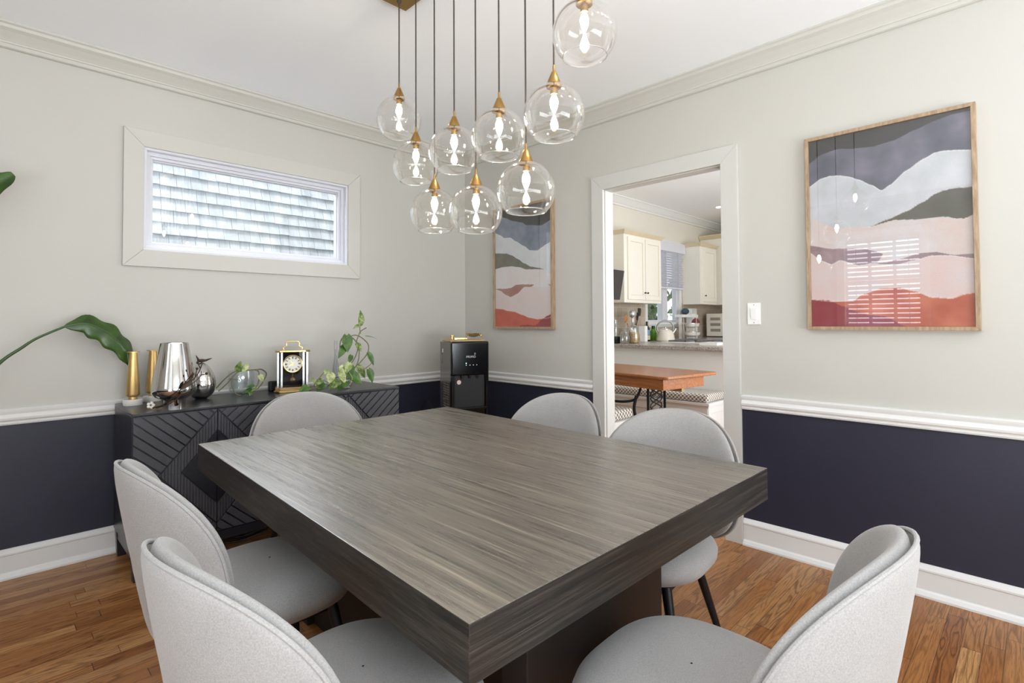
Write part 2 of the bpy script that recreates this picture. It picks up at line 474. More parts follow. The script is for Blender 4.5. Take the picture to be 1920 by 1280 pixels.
def wall_with_hole(name, along, fixed0, fixed1, a0, a1, ztop, holes, split=RAIL):
    """along 'x' or 'y'; two paint bands; holes = (a0, a1, z0, z1)"""
    m = MB()
    def bx(p0, p1, z0, z1, mi):
        if p1 - p0 < 1e-5 or z1 - z0 < 1e-5: return
        if along == 'x': m.box(p0, p1, fixed0, fixed1, z0, z1, mi)
        else: m.box(fixed0, fixed1, p0, p1, z0, z1, mi)
    def column(p0, p1, z0, z1):
        if z0 < split < z1: bx(p0, p1, z0, split, 1); bx(p0, p1, split, z1, 0)
        else: bx(p0, p1, z0, z1, 1 if z1 <= split else 0)
    cur = a0
    for (h0, h1, z0, z1) in sorted(holes):
        column(cur, h0, 0, ztop)
        if z0 > 0: column(h0, h1, 0, z0)
        if z1 < ztop: column(h0, h1, z1, ztop)
        cur = h1
    column(cur, a1, 0, ztop)
    return struct(m.build(name, [wall_paint, navy_paint]))
wall_with_hole('wall_left', 'x', Y1, Y1 + 0.14, X0 - 0.12, X1 + 0.12, CEIL, [(0.665, 1.975, 1.737, 2.352)])
wall_with_hole('wall_right', 'y', X1, X1 + 0.085, Y0 - 0.12, Y1, CEIL, [(1.352, 2.208, 0.0, 2.243)])
wall_with_hole('wall_side', 'y', X0 - 0.12, X0, Y0 - 0.12, Y1, CEIL, [(-1.80, 0.0, 0.30, 2.35), (1.03, 1.83, 1.21, 2.36)])
wall_with_hole('wall_rear', 'x', Y0 - 0.12, Y0, X0, X1, CEIL, [(-0.9, 2.5, 0.35, 2.40)])

# crown moulding, chair rail, baseboard profiles (d off the wall, z)
C = CEIL
crown = [(0, C), (0.098, C), (0.098, C - 0.010), (0.088, C - 0.016), (0.084, C - 0.030), (0.066, C - 0.042), (0.040, C - 0.068), (0.028, C - 0.082),
         (0.026, C - 0.088), (0.020, C - 0.090), (0.020, C - 0.108), (0.012, C - 0.112), (0, C - 0.112)]
rail = [(0, 0.782), (0.014, 0.782), (0.018, 0.790), (0.012, 0.795), (0.013, 0.800), (0.024, 0.808), (0.026, 0.818), (0.018, 0.828), (0.014, 0.836), (0.020, 0.848), (0.022, 0.858), (0.012, 0.864), (0, 0.866)]
base = [(0, 0), (0.030, 0), (0.030, 0.010), (0.022, 0.026), (0.017, 0.030), (0.015, 0.034), (0.015, 0.116), (0.019, 0.120), (0.019, 0.128), (0.012, 0.140), (0.006, 0.148), (0, 0.150)]
def run(name, prof, p0, p1, out, mat, miter=(1, 1)):
    o = MB().extrude_profile(prof, p0, p1, out, 0, miter).build(name, mat); struct(o); return o
run('trim_1', crown, (X0, Y1), (X1, Y1), (0, -1), crown_paint)
run('trim_2', crown, (X1, Y1), (X1, Y0), (-1, 0), crown_paint)
run('trim_3', crown, (X1, Y0), (X0, Y0), (0, 1), crown_paint)
run('trim_4', crown, (X0, Y0), (X0, Y1), (1, 0), crown_paint)
run('trim_5', rail, (X0, Y1), (X1, Y1), (0, -1), trim_paint)
run('trim_6', rail, (X1, Y1), (X1, 2.311), (-1, 0), trim_paint, (1, 0))
run('trim_7', rail, (X1, 1.250), (X1, Y0), (-1, 0), trim_paint, (0, 1))
run('trim_8', rail, (X0, Y0), (X0, Y1), (1, 0), trim_paint)
run('baseboard_left', base, (X0, Y1), (X1, Y1), (0, -1), trim_paint)
run('baseboard_corner', base, (X1, Y1), (X1, 2.311), (-1, 0), trim_paint, (1, 0))
run('baseboard_right', base, (X1, 1.250), (X1, Y0), (-1, 0), trim_paint, (0, 1))
run('baseboard_side', base, (X0, Y0), (X0, Y1), (1, 0), trim_paint)
run('baseboard_rear', base, (X1, Y0), (X0, Y0), (0, 1), trim_paint)

def casing(m, along, face, out, a0, a1, z0, z1, w, th, mi=0, bottom=True):
    """mitred flat casing around a hole"""
    A0, A1, Z0, Z1 = a0 - w, a1 + w, z0 - w, z1 + w
    g = 0.0006
    quads = [[(A0, Z1), (a0, z1), (a1, z1), (A1, Z1)]]
    if bottom:
        quads += [[(A0, Z0), (A1, Z0), (a1, z0), (a0, z0)], [(A0, Z0 + g), (a0, z0 + g), (a0, z1 - g), (A0, Z1 - g)], [(A1, Z0 + g), (A1, Z1 - g), (a1, z1 - g), (a1, z0 + g)]]
    else:
        quads += [[(A0, 0), (a0, 0), (a0, z1 - g), (A0, Z1 - g)], [(A1, 0), (A1, Z1 - g), (a1, z1 - g), (a1, 0)]]
    for q in quads:
        vs = []
        for d in (0, th):
            for a, z in q:
                vs.append((a, face + out * d, z) if along == 'x' else (face + out * d, a, z))
        m.add(vs, [(0, 1, 2, 3), (7, 6, 5, 4), (0, 4, 5, 1), (1, 5, 6, 2), (2, 6, 7, 3), (3, 7, 4, 0)], mi)
# --- window_1 : wide short window in the left wall
w1 = MB(); casing(w1, 'x', Y1, -1, 0.665, 1.975, 1.737, 2.352, 0.100, 0.021)
win = struct(w1.build('window_1', crown_paint, None, 0.002), 'wide transom window with pale flat casing above the black sideboard')
fr = MB()
def ring(m, a0, a1, z0, z1, w, y0, y1, mi=0):
    m.box(a0, a1, y0, y1, z1 - w, z1, mi); m.box(a0, a1, y0, y1, z0, z0 + w, mi)
    m.box(a0, a0 + w, y0, y1, z0 + w, z1 - w, mi); m.box(a1 - w, a1, y0, y1, z0 + w, z1 - w, mi)
ring(fr, 0.665, 1.975, 1.737, 2.352, 0.015, 3.760, 3.90)
ring(fr, 0.680, 1.960, 1.752, 2.337, 0.022, 3.795, 3.90)
ring(fr, 0.702, 1.938, 1.774, 2.315, 0.016, 3.812, 3.88)
ring(fr, 0.718, 1.922, 1.790, 2.299, 0.007, 3.832, 3.87)
fr.build('window_frame', vinyl, win, 0.0015)
MB().box(0.723, 1.917, 3.842, 3.848, 1.795, 2.294).build('window_pane', pane_glass, win)

# --- door_1 : cased opening to the kitchen
d1 = MB(); casing(d1, 'y', X1, -1, 1.352, 2.208, 0.0, 2.243, 0.100, 0.024, 0, False)
door = struct(d1.build('door_1', casing_paint, None, 0.0015), 'white cased opening into the kitchen')
jm = MB(); jm.box(X1, X1 + 0.085, 1.352, 1.358, 0, 2.243); jm.box(X1, X1 + 0.085, 2.202, 2.208, 0, 2.243); jm.box(X1, X1 + 0.085, 1.358, 2.202, 2.237, 2.243)
casing(jm, 'y', X1 + 0.085, 1, 1.352, 2.208, 0.0, 2.243, 0.09, 0.018, 0, False)
jm.build('door_jamb', casing_paint, door)

# --- windows behind the camera: slatted-blind one seen in picture glass, two added for light
def rear_window(n, along, face, out, a0, a1, z0, z1, cols, label):
    m = MB(); casing(m, along, face, out, a0, a1, z0, z1, 0.09, 0.02)
    w = struct(m.build(n, trim_paint), label)
    s = MB()
    def b(p0, p1, q0, q1, d0, d1):
        lo, hi = sorted((face - out * d0, face - out * d1))
        if along == 'y': s.box(lo, hi, p0, p1, q0, q1)
        else: s.box(p0, p1, lo, hi, q0, q1)
    for k in range(cols + 1):
        c = a0 + (a1 - a0) * k / cols; b(max(a0, c - 0.016), min(a1, c + 0.016), z0, z1, 0.06, 0.10)
    for zz in (z0 + 0.02, (z0 + z1) / 2, z1 - 0.02): b(a0, a1, zz - 0.022, zz + 0.022, 0.06, 0.10)
    s.build('window_frame', vinyl, w)
    return w
rear_window('window_2', 'y', X0, 1, 1.03, 1.83, 1.21, 2.36, 3, 'side window behind the camera')
rear_window('added_window_3', 'x', Y0, 1, -0.9, 2.5, 0.35, 2.40, 5, 'unseen wide rear window added behind the camera as main light source')
rear_window('added_window_5', 'y', X0, 1, -1.80, 0.0, 0.30, 2.35, 3, 'unseen tall side window added behind the camera for light')
bl = MB()
for k in range(19):
    z = 1.23 + k * 0.060
    T = Matrix.Translation((X0 - 0.032, 1.43, z)) @ Matrix.Rotation(radians(52), 4, 'Y')
    bl.box(-0.028, 0.028, -0.39, 0.39, -0.0015, 0.0015, 0, T)
bl.box(X0 - 0.05, X0 - 0.008, 1.04, 1.82, 2.31, 2.36)
for y in (1.15, 1.71): bl.box(X0 - 0.052, X0 - 0.050, y - 0.004, y + 0.004, 1.22, 2.32)
tag(bl.build('window_blind', vinyl), 'white slatted blind on the side window behind the camera', 'blind')

# ================================================================ neighbour's shingled wall outside window_1
nb = MB(); Yn = 7.4; rows = 30; exp = 0.147
nb.box(-1.0, 6.0, Yn + 0.03, Yn + 0.2, 0.3, 5.0)
for r in range(rows):
    z0 = 0.45 + r * exp; x = -1.0 + random.random() * 0.1
    while x < 6.0:
        w = random.uniform(0.10, 0.19); dz = random.uniform(-0.004, 0.004); t = random.uniform(0, 0.004)
        xa, xb = x, min(6.0, x + w - 0.004); zb = z0 + dz; zt = z0 + exp + 0.02
        f = Yn - 0.040 - t
        nb.add([(xa, f, zb), (xb, f, zb), (xb, Yn + 0.022, zt), (xa, Yn + 0.022, zt), (xa, Yn + 0.03, zb), (xb, Yn + 0.03, zb)],
               [(0, 1, 2, 3), (0, 4, 5, 1), (0, 3, 4), (1, 5, 2)])
        x += w
tag(nb.build('shingle_house_wall', shingle_m), 'neighbouring house wall of pale weathered shingles outside the window', 'house wall')
MB().box(-30, 30, 4.9, 40, -0.4, -0.3).build('ground_outside', simple('outside_ground', (70, 76, 66), 0.9))
struct(bpy.data.objects['ground_outside']); bpy.data.objects['ground_outside'].name = 'floor_outside'

# ================================================================ dining table
tc = [(0.621, 0.734), (2.034, 0.719), (2.097, 2.689), (0.686, 2.678)]
tb = empty('dining_table', (1.36, 1.70, 0))
def wp(o, root):  # keep world coordinates when parented to an empty with only a location
    o.location = -Vector(root.location)
    return o
t = MB()
vs = [(x, y, 0.6465) for x, y in tc] + [(x, y, 0.760) for x, y in tc]
t.add(vs, [(4, 5, 6, 7)], 0); t.add(vs, [(3, 2, 1, 0), (1, 2, 6, 5), (3, 0, 4, 7)], 1); t.add(vs, [(0, 1, 5, 4), (2, 3, 7, 6)], 2)
import bmesh
def weld(o):
    b = bmesh.new(); b.from_mesh(o.data); bmesh.ops.remove_doubles(b, verts=b.verts, dist=1e-5); b.to_mesh(o.data); b.free()
to = t.build('tabletop', [table_top_m, table_side_y, table_side_x], tb); weld(to)
bv = to.modifiers.new('bevel', 'BEVEL'); bv.width = 0.0022; bv.segments = 2
wp(to, tb)
wp(MB().box(0.93, 1.562, 0.885, 0.975, 0, 0.6465).build('pedestal_panel', pedestal_m, tb, 0.003), tb)
wp(MB().box(1.00, 1.630, 2.250, 2.340, 0, 0.6465).build('pedestal_panel', pedestal_m, tb, 0.003), tb)
wp(MB().box(1.03, 1.52, 0.975, 2.250, 0, 0.6465).build('pedestal_core', pedestal_m, tb), tb)
tag(tb, 'large dark espresso wood dining table with thick top and streaked grain', 'table')

# ================================================================ dining chairs
def make_chair():
    root = empty('dining_chair', (0, 0, 0))
    a, zt, zb, zc, lean, kf, th, pw = 0.309, 0.887, 0.350, 0.592, 0.181, 0.145, 0.044, 0.841
    N = 88
    def outline(k):
        ph = 2 * pi * k / N; c, s = cos(ph), sin(ph)
        S = a * math.copysign(abs(c) ** pw, c)
        Z = zc + (zt - zc) * abs(s) ** pw if s > 0 else zc - (zc - zb) * abs(s) ** pw
        return S, Z
    def pos(k, r, off):
        S, Z = outline(k); S *= r; Z = zc + (Z - zc) * r
        y = -(Z - 0.372) * lean + kf * (S / a) ** 2
        # shift along the local surface normal (approx.)
        ny = 1.0; nx = -2 * kf * S / (a * a); L = sqrt(1 + nx * nx + lean * lean)
        return Vector((S + off * nx / L, y + off * ny / L, Z + off * lean / L))
    def shell(h0, h1, bulge, rmax, ex=9):
        m = MB(); R = [0.0001, 0.2, 0.4, 0.58, 0.72, 0.82, 0.89, 0.94, 0.975, 0.994, 1.0]
        rings = []
        for side in (1, -1):
            for r in (R if side == 1 else R[::-1]):
                e = sqrt(max(0.0, 1 - r ** ex))
                mid = (h0 + h1) / 2; half = (h1 - h0) / 2
                off = mid + side * half * e + (bulge * (1 - r * r) if side == 1 else -0.004 * (1 - r * r))
                if side == -1 and r == 1.0: continue
                rings.append([pos(k, r * rmax, off) for k in range(N)])
        vs = [p for rg_ in rings for p in rg_]; fs = []
        for i in range(len(rings) - 1):
            for k in range(N):
                k2 = (k + 1) % N
                fs.append((i * N + k, i * N + k2, (i + 1) * N + k2, (i + 1) * N + k))
        return m.add(vs, fs, 0, True)
    # outer shell (rear) and inner pad (front), meeting in a piped seam
    shell(-0.031, -0.015, 0.0, 0.985).build('back_shell', velvet, root, angle=80)
    shell(-0.025, 0.028, 0.006, 1.0, 6).build('back_pad', velvet, root, angle=80)
    pp = MB(); pts = [pos(k, 0.995, -0.0205) for k in range(N)]; pts.append(pts[0])
    pp.tube(pts, 0.0046, 8, 0, False)
    pp.build('back_piping', velvet, root)
    # seat cushion
    ys, ws, ds, zs, hh, pq = 0.325, 0.280, 0.260, 0.401, 0.077, 0.756
    m = MB(); rings = []; T = [-90, -80, -65, -48, -30, -12, 5, 20, 35, 50, 62, 72, 80, 86, 90]
    for tt in T:
        t_ = radians(tt); mm = max(0.0001, cos(t_)) ** 0.5
        dome = 0.0
        ring_ = []
        for k in range(N):
            ph = 2 * pi * k / N; c, s = cos(ph), sin(ph)
            x = ws * mm * math.copysign(abs(c) ** pq, c); y = ys + ds * mm * math.copysign(abs(s) ** pq, s)
            ring_.append((x, y, zs + hh * (sin(t_) if tt > -30 else max(sin(t_), -0.95))))
        rings.append(ring_)
    vs = [p for rr in rings for p in rr]; fs = []
    for i in range(len(rings) - 1):
        for k in range(N):
            k2 = (k + 1) % N; fs.append((i * N + k, i * N + k2, (i + 1) * N + k2, (i + 1) * N + k))
    m.add(vs, fs, 0, True); m.build('seat', velvet, root, angle=80)
    MB().box(-0.17, 0.17, ys - 0.15, ys + 0.15, 0.305, 0.330).build('seat_frame', black_metal, root, 0.004)
    for sx in (-1, 1):
        for sy in (-1, 1):
            top = Vector((sx * 0.165, ys + sy * 0.145, 0.335)); bot = Vector((sx * 0.235, ys + (0.200 if sy > 0 else -0.235), 0.0))
            mm = MB(); mm.tube([top, bot], [0.019, 0.0125], 16); mm.build('leg', black_metal, root)
    return root
chair0 = make_chair()
spots = [
    ((1.335, 3.018), 169.98, 'light grey dining chair at the far table end, in front of the black sideboard'),
    ((2.279, 1.920), 95.63, 'light grey dining chair beyond the table, just left of the kitchen doorway'),
    ((2.216, 1.196), 96.0, 'light grey dining chair standing in front of the kitchen doorway, black leg showing'),
    ((1.222, 0.286), 1.476, 'light grey dining chair at lower right, shown in profile before the navy wall'),
    ((0.397, 1.928), -89.49, 'light grey dining chair on the left table side beside the sideboard, behind the nearest one'),
    ((0.330, 1.138), -85.2, 'nearest light grey dining chair at lower left, back partly overlapping another chair'),
]
for i, ((x, y), deg, lab) in enumerate(spots):
    o = chair0 if i == 0 else copy_tree(chair0)
    o.location = (x, y, 0); o.rotation_euler = (0, 0, radians(deg))
    tag(o, lab, 'chair', 'dining chairs around the table')

# ================================================================ pendant chandelier
ch = empty('pendant_chandelier', (1.365, 1.56, CEIL))
def lp(x, y, z): return (x - 1.365, y - 1.56, z - CEIL)
MB().box(-0.075, 0.075, -0.60, 0.605, -0.024, 0.0).build('canopy', cap_brass, ch, 0.002)
RG = 0.104
def pendant(y, zc):
    dy = y - 1.56; z = zc - CEIL          # z of the glass top
    c = MB(); c.tube([(0, dy, z + 0.062), (0, dy, -0.022)], 0.0030, 8); c.lathe([(0.0, -0.024), (0.011, -0.024), (0.011, -0.034), (0.004, -0.046), (0.0, -0.046)], 16, 0, Matrix.Translation((0, dy, 0)))
    cord = c.build('pendant_cord', cord_m, ch)
    T = Matrix.Translation((0, dy, z))
    k = MB(); k.lathe([(0.0, 0.066), (0.0042, 0.066), (0.0042, 0.045), (0.0085, 0.043), (0.0255, 0.002), (0.0255, -0.001), (0, -0.001)], 32, 0, T)
    k.build('brass_cap', cap_brass, cord)
    s = MB(); s.lathe([(0.0, -0.004), (0.027, -0.004), (0.027, -0.0085), (0.013, -0.011), (0.0125, -0.034), (0, -0.034)], 28, 0, T); s.build('socket', cap_brass, cord)
    b = MB(); b.lathe([(0.0, -0.034), (0.006, -0.036), (0.011, -0.046), (0.0145, -0.058), (0.0135, -0.070), (0.0095, -0.084), (0.004, -0.097), (0.0, -0.103)], 20, 0, T); b.build('light_bulb', bulb_m, cord)
    g = MB(); pr = []
    a0, a1 = radians(76), radians(-47)
    for i in range(30):
        a = a0 + (a1 - a0) * i / 29; pr.append((RG * cos(a), -RG * 0.985 + RG * sin(a)))
    ri = [(r - 0.0018 * cos(a0 + (a1 - a0) * i / 29), zz - 0.0018 * sin(a0 + (a1 - a0) * i / 29)) for i, (r, zz) in enumerate(pr)]
    g.lathe(pr + ri[::-1], 64, 0, T)
    g.build('glass_globe', globe_glass, cord)
    rr = MB(); rz = pr[-1]
    pts = [Vector((rz[0] * cos(2 * pi * q / 48), dy + rz[0] * sin(2 * pi * q / 48), z + rz[1])) for q in range(49)]
    rr.tube(pts, 0.0017, 6, 0, False); rr.build('globe_rim', rim_glass, cord)
for y, zc in [(2.107, 2.351), (1.971, 2.108), (1.833, 1.869), (1.698, 2.103), (1.563, 1.834), (1.429, 2.097), (1.291, 1.869), (1.158, 2.105), (1.027, 2.333)]:
    pendant(y, zc)
tag(ch, 'brass chandelier of nine clear glass globe pendants hanging on cords over the table', 'chandelier')

# ================================================================ sideboard
SX0, SX1, SYF, SYB, STOP = 0.535, 2.090, 3.225, 3.728, 0.845
sb = empty('sideboard', ((SX0 + SX1) / 2, (SYF + SYB) / 2, 0))
def S(m, name, mat, bevel=0.0, parent=None):
    o = m.build(name, mat, parent or sb, bevel)
    if parent is None: o.location = -Vector(sb.location)
    return o
S(MB().box(SX0, SX1, SYF + 0.022, SYB, 0.152, STOP - 0.014), 'cabinet_body', black_lacquer, 0.002)
S(MB().box(SX0, SX1, SYF, SYB, STOP - 0.014, STOP), 'cabinet_top', black_lacquer, 0.002)
DW = (SX1 - SX0) / 4; DZ0, DZ1 = 0.156, STOP - 0.017; ZC = 0.512
def clip(poly, n, d):      # keep n.p <= d
    out = []
    for i in range(len(poly)):
        a, b = poly[i], poly[(i + 1) % len(poly)]
        fa = n[0] * a[0] + n[1] * a[1] - d; fb = n[0] * b[0] + n[1] * b[1] - d
        if fa <= 0: out.append(a)
        if (fa < 0) != (fb < 0) and abs(fa - fb) > 1e-12:
            t_ = fa / (fa - fb); out.append((a[0] + (b[0] - a[0]) * t_, a[1] + (b[1] - a[1]) * t_))
    return out
def raise_poly(m, poly, h, mi, flip, seamx, sgn, bev=0.0015):
    if len(poly) < 3: return
    ar = sum(poly[i][0] * poly[(i + 1) % len(poly)][1] - poly[(i + 1) % len(poly)][0] * poly[i][1] for i in range(len(poly)))
    if abs(ar) < 2e-5: return
    P = [(seamx + sgn * s_, z_) for s_, z_ in poly]
    cx = sum(q[0] for q in P) / len(P); cz = sum(q[1] for q in P) / len(P)
    y0 = SYF + 0.008
    n = len(P)
    vs = [(x, y0, z) for x, z in P] + [(x, y0 - h + 0.0012, z) for x, z in P]
    inn = []
    for x, z in P:
        dx, dz = cx - x, cz - z; L = max(1e-6, sqrt(dx * dx + dz * dz)); q = min(bev, L * 0.3)
        inn.append((x + dx / L * q, y0 - h, z + dz / L * q))
    vs += inn
    fs = [tuple(range(2 * n, 3 * n))]
    for i in range(n):
        j = (i + 1) % n; fs.append((i, j, n + j, n + i)); fs.append((n + i, n + j, 2 * n + j, 2 * n + i))
    m.add(vs, fs, mi)
def door_mesh(seamx, sgn):
    """half of a carved diamond; s runs outwards from the seam, z is height"""
    m = MB(); e = 0.0015
    x0, x1 = sorted((seamx + sgn * e, seamx + sgn * (DW - e)))
    m.box(x0, x1, SYF + 0.008, SYF + 0.022, DZ0, DZ1, 0)
    ow, oh, iw, ih = 0.272, 0.306, 0.178, 0.205
    smin, smax = 0.003, DW - 0.003
    for q in (1, -1):       # upper and lower quadrant
        H_ = (DZ1 - 0.003 - ZC) if q == 1 else (ZC - DZ0 - 0.004)
        nrm = Vector((1 / ow, 1 / oh)); nrm.normalize(); tan_ = Vector((-nrm[1], nrm[0]))
        rect = [(smin, 0.0), (smax, 0.0), (smax, H_), (smin, H_)]
        dline = ow * nrm[0]
        reg = clip(rect, (-nrm[0], -nrm[1]), -(dline + 0.007))
        w = 0.0415; k0 = -12
        for k in range(k0, 16):
            lo = k * w + 0.0035; hi = (k + 1) * w - 0.0035
            pl = clip(clip(reg, (tan_[0], tan_[1]), hi), (-tan_[0], -tan_[1]), -lo)
            raise_poly(m, [(s_, ZC + q * t_) for s_, t_ in pl], 0.008, 1, q, seamx, sgn)
        # diamond band of fine upright ridges
        n2 = Vector((1 / iw, 1 / ih)); n2.normalize(); d2 = iw * n2[0]
        band = clip(clip(rect, (nrm[0], nrm[1]), dline), (-n2[0], -n2[1]), -d2)
        k = 0
        while smin + k * 0.0145 < ow:
            lo = smin + k * 0.0145; hi = lo + 0.0120
            pl = clip(clip(band, (1, 0), hi), (-1, 0), -lo)
            raise_poly(m, [(s_, ZC + q * t_) for s_, t_ in pl], 0.006, 1, q, seamx, sgn, 0.0008)
            k += 1
        inner = clip(rect, (n2[0], n2[1]), d2 - 0.005)
        raise_poly(m, [(s_, ZC + q * t_) for s_, t_ in inner], 0.003, 2, q, seamx, sgn)
    return m
for seam, sgn in ((SX0 + DW, -1), (SX0 + DW, 1), (SX0 + 3 * DW, -1), (SX0 + 3 * DW, 1)):
    S(door_mesh(seam, sgn), 'door', [black_lacquer, plank_black, black_lacquer])
lg = MB(); lg.box(SX0 + 0.01, SX1 - 0.01, SYF + 0.012, SYF + 0.040, 0.100, 0.152); lg.box(SX0 + 0.01, SX1 - 0.01, SYB - 0.04, SYB - 0.012, 0.100, 0.152)
lg.box(SX0 + 0.01, SX0 + 0.038, SYF + 0.04, SYB - 0.04, 0.100, 0.152); lg.box(SX1 - 0.038, SX1 - 0.01, SYF + 0.04, SYB - 0.04, 0.100, 0.152)
S(lg, 'base_rail', black_lacquer, 0.002)
for x in (SX0 + 0.004, SX1 - 0.060):
    for y in (SYF + 0.006, SYB - 0.062):
        q = MB(); tp = 0.008
        q.add([(x + tp, y + tp, 0), (x + 0.056 - tp, y + tp, 0), (x + 0.056 - tp, y + 0.056 - tp, 0), (x + tp, y + 0.056 - tp, 0), (x, y, 0.152), (x + 0.056, y, 0.152), (x + 0.056, y + 0.056, 0.152), (x, y + 0.056, 0.152)],
              [(0, 3, 2, 1), (4, 5, 6, 7), (0, 1, 5, 4), (1, 2, 6, 5), (2, 3, 7, 6), (3, 0, 4, 7)])
        S(q, 'leg', black_lacquer, 0.002)
tag(sb, 'long black sideboard with four doors carved in a slatted diamond pattern', 'sideboard')
cb = MB(); cb.tube(smoothpath([(1.18, 3.66, 0.012), (1.05, 3.50, 0.012), (0.98, 3.44, 0.014), (1.10, 3.38, 0.012), (1.28, 3.46, 0.012), (1.20, 3.58, 0.03), (1.02, 3.52, 0.02), (1.12, 3.42, 0.02), (1.32, 3.52, 0.012), (1.45, 3.68, 0.012)], 8), 0.005, 8)
tag(cb.build('power_cord', black_matte), 'black coiled power cord lying on the floor under the sideboard', 'cord')

# ================================================================ things on the sideboard
ST = STOP
def candle(x, y, label):
    r = empty('candle_holder', (x, y, ST))
    MB().lathe([(0, 0), (0.044, 0), (0.046, 0.003), (0.046, 0.030), (0.043, 0.033), (0, 0.033)], 48).build('marble_base', white_marble, r)
    MB().lathe([(0, 0.033), (0.0205, 0.033), (0.0205, 0.047), (0.033, 0.054), (0.0345, 0.062), (0.0185, 0.288), (0.0185, 0.293), (0.031, 0.294), (0.031, 0.298), (0, 0.298)], 48).build('brass_stem', brass, r)
    tag(r, label, 'candle holder', 'brass candle holders on the sideboard')
candle(0.596, 3.592, 'tapered brass candle holder on white marble disc, at the left end of the sideboard')
candle(0.708, 3.694, 'tapered brass candle holder on white marble disc, just left of the big chrome vase')
v = MB(); v.lathe([(0, 0), (0.056, 0), (0.056, 0.044), (0.060, 0.050), (0.086, 0.060), (0.104, 0.082), (0.107, 0.100), (0.104, 0.120), (0.066, 0.348), (0.064, 0.349), (0.062, 0.348), (0.100, 0.118), (0.100, 0.095), (0, 0.075)], 72)
o = v.build('chrome_vase', silver); o.location = (0.735, 3.325, ST); tag(o, 'tall tapered mirror-chrome vase on a short round foot', 'vase')
e = empty('egg_vase', (0.936, 3.592, ST))
m = MB(); pr = []
for i in range(40):
    a = -pi / 2 + pi * i / 39; rr = 0.077 * cos(a) * (1 - 0.20 * sin(a)); pr.append((max(rr, 0.0), 0.106 + 0.110 * sin(a)))
pr = [(0, 0.004), (0.03, 0.0)] + [p_ for p_ in pr if p_[0] > 0.033 or p_[1] > 0.1]
m.lathe(pr, 64); m.build('egg_body', silver, e)
st = MB(); st.ball((0, 0, 0.228), 0.013, 12, 8, 0, (1.9, 0.8, 0.8))
st.tube([(0.02, 0, 0.228), (0.055, -0.004, 0.240)], [0.007, 0.002], 8); st.tube([(-0.015, 0, 0.230), (-0.030, 0.0, 0.262)], [0.007, 0.0015], 8); st.tube([(0, 0, 0.214), (0.002, 0, 0.224)], 0.004, 8)
st.build('bird_finial', twig_m, e)
tag(e, 'mirrored egg-shaped jar with a small brown bird on its lid', 'jar')
# bronze branch ornament leaning across the chrome vase
b = MB(); path = smoothpath([(0.640, 3.330, 0.853), (0.670, 3.27, 0.870), (0.700, 3.215, 0.905), (0.738, 3.195, 0.955), (0.790, 3.21, 0.992), (0.830, 3.26, 1.02), (0.865, 3.34, 1.045), (0.905, 3.45, 1.075)], 6)
b.tube(path, [0.0032] * len(path), 8)
path2 = smoothpath([(0.650, 3.31, 0.853), (0.690, 3.23, 0.878), (0.725, 3.195, 0.910), (0.752, 3.195, 0.950)], 6); b.tube(path2, 0.0022, 8)
path3 = smoothpath([(0.752, 3.195, 0.955), (0.80, 3.20, 0.985), (0.846, 3.26, 1.012), (0.872, 3.35, 1.028)], 6); b.tube(path3, 0.0022, 8)
for (p0, p1) in (((0.790, 3.21, 0.992), (0.792, 3.195, 1.03)), ((0.815, 3.24, 1.01), (0.818, 3.22, 1.055)), ((0.865, 3.34, 1.045), (0.846, 3.32, 1.08)), ((0.846, 3.26, 1.015), (0.880, 3.28, 1.02))):
    b.tube([p0, p1], [0.003, 0.002], 6); b.ball(p1, 0.0075, 10, 8)
br = b.build('branch_stem', twig_m)
lf = MB()
def leafblade(m, base, tip, up_, w, curl=0.1, seg=10, mi=0, heart=False, thick=0.0008, wave=0.0):
    base = Vector(base); tip = Vector(tip); d = tip - base; L = d.length; d.normalize()
    u = Vector(up_); s_ = d.cross(u).normalized(); n = s_.cross(d).normalized()
    cols = 7; top = []; o0 = []
    for i in range(seg + 1):
        t_ = i / seg
        if heart: wd = w * (sin(pi * min(1, t_ * 0.96 + 0.06)) ** 0.75) * (1.15 - 0.55 * t_)
        else: wd = w * sin(pi * (t_ * 0.94 + 0.03)) ** 0.8 * (1.12 - 0.3 * t_)
        if i == seg: wd = 0.0005
        for j in range(cols):
            q = (j / (cols - 1)) * 2 - 1
            back = -0.10 * L * (abs(q) ** 1.6) * (1 - t_) if heart else 0
            z = -curl * L * (t_ ** 2) + 0.22 * wd * (abs(q) ** 1.4) + wave * wd * sin(9 * t_ * pi + q) * abs(q)
            o0.append(base + d * (L * t_ + back) + s_ * (wd * q) + n * z)
    V = [p_ + n * thick for p_ in o0] + [p_ - n * thick for p_ in o0]; K = (seg + 1) * cols; fs = []
    for i in range(seg):
        for j in range(cols - 1):
            a_ = i * cols + j; fs.append((a_, a_ + 1, a_ + cols + 1, a_ + cols)); fs.append((K + a_, K + a_ + cols, K + a_ + cols + 1, K + a_ + 1))
    for i in range(seg):
        for j in (0, cols - 1):
            a_ = i * cols + j; fs.append((a_, a_ + cols, K + a_ + cols, K + a_))
    for j in range(cols - 1):
        fs.append((j, K + j, K + j + 1, j + 1)); a_ = seg * cols + j; fs.append((a_, a_ + 1, K + a_ + 1, K + a_))
    m.add(V, fs, mi, True)
leafblade(lf, (0.738, 3.192, 0.955), (0.790, 3.185, 1.002), (0.2, -0.9, 0.3), 0.014, 0.0, 10)
lf.build('branch_leaf', twig_m, br); 
fl_ = MB()
for k in range(5):
    a = 2 * pi * k / 5; fl_.ball((0.632 + 0.012 * cos(a), 3.335, 0.868 + 0.012 * sin(a)), 0.008, 8, 6, 0, (1, 0.5, 1))
fl_.build('branch_blossom', white_marble, br)
tag(br, 'dark bronze twig ornament with buds and one leaf, leaning on the chrome vase', 'ornament')

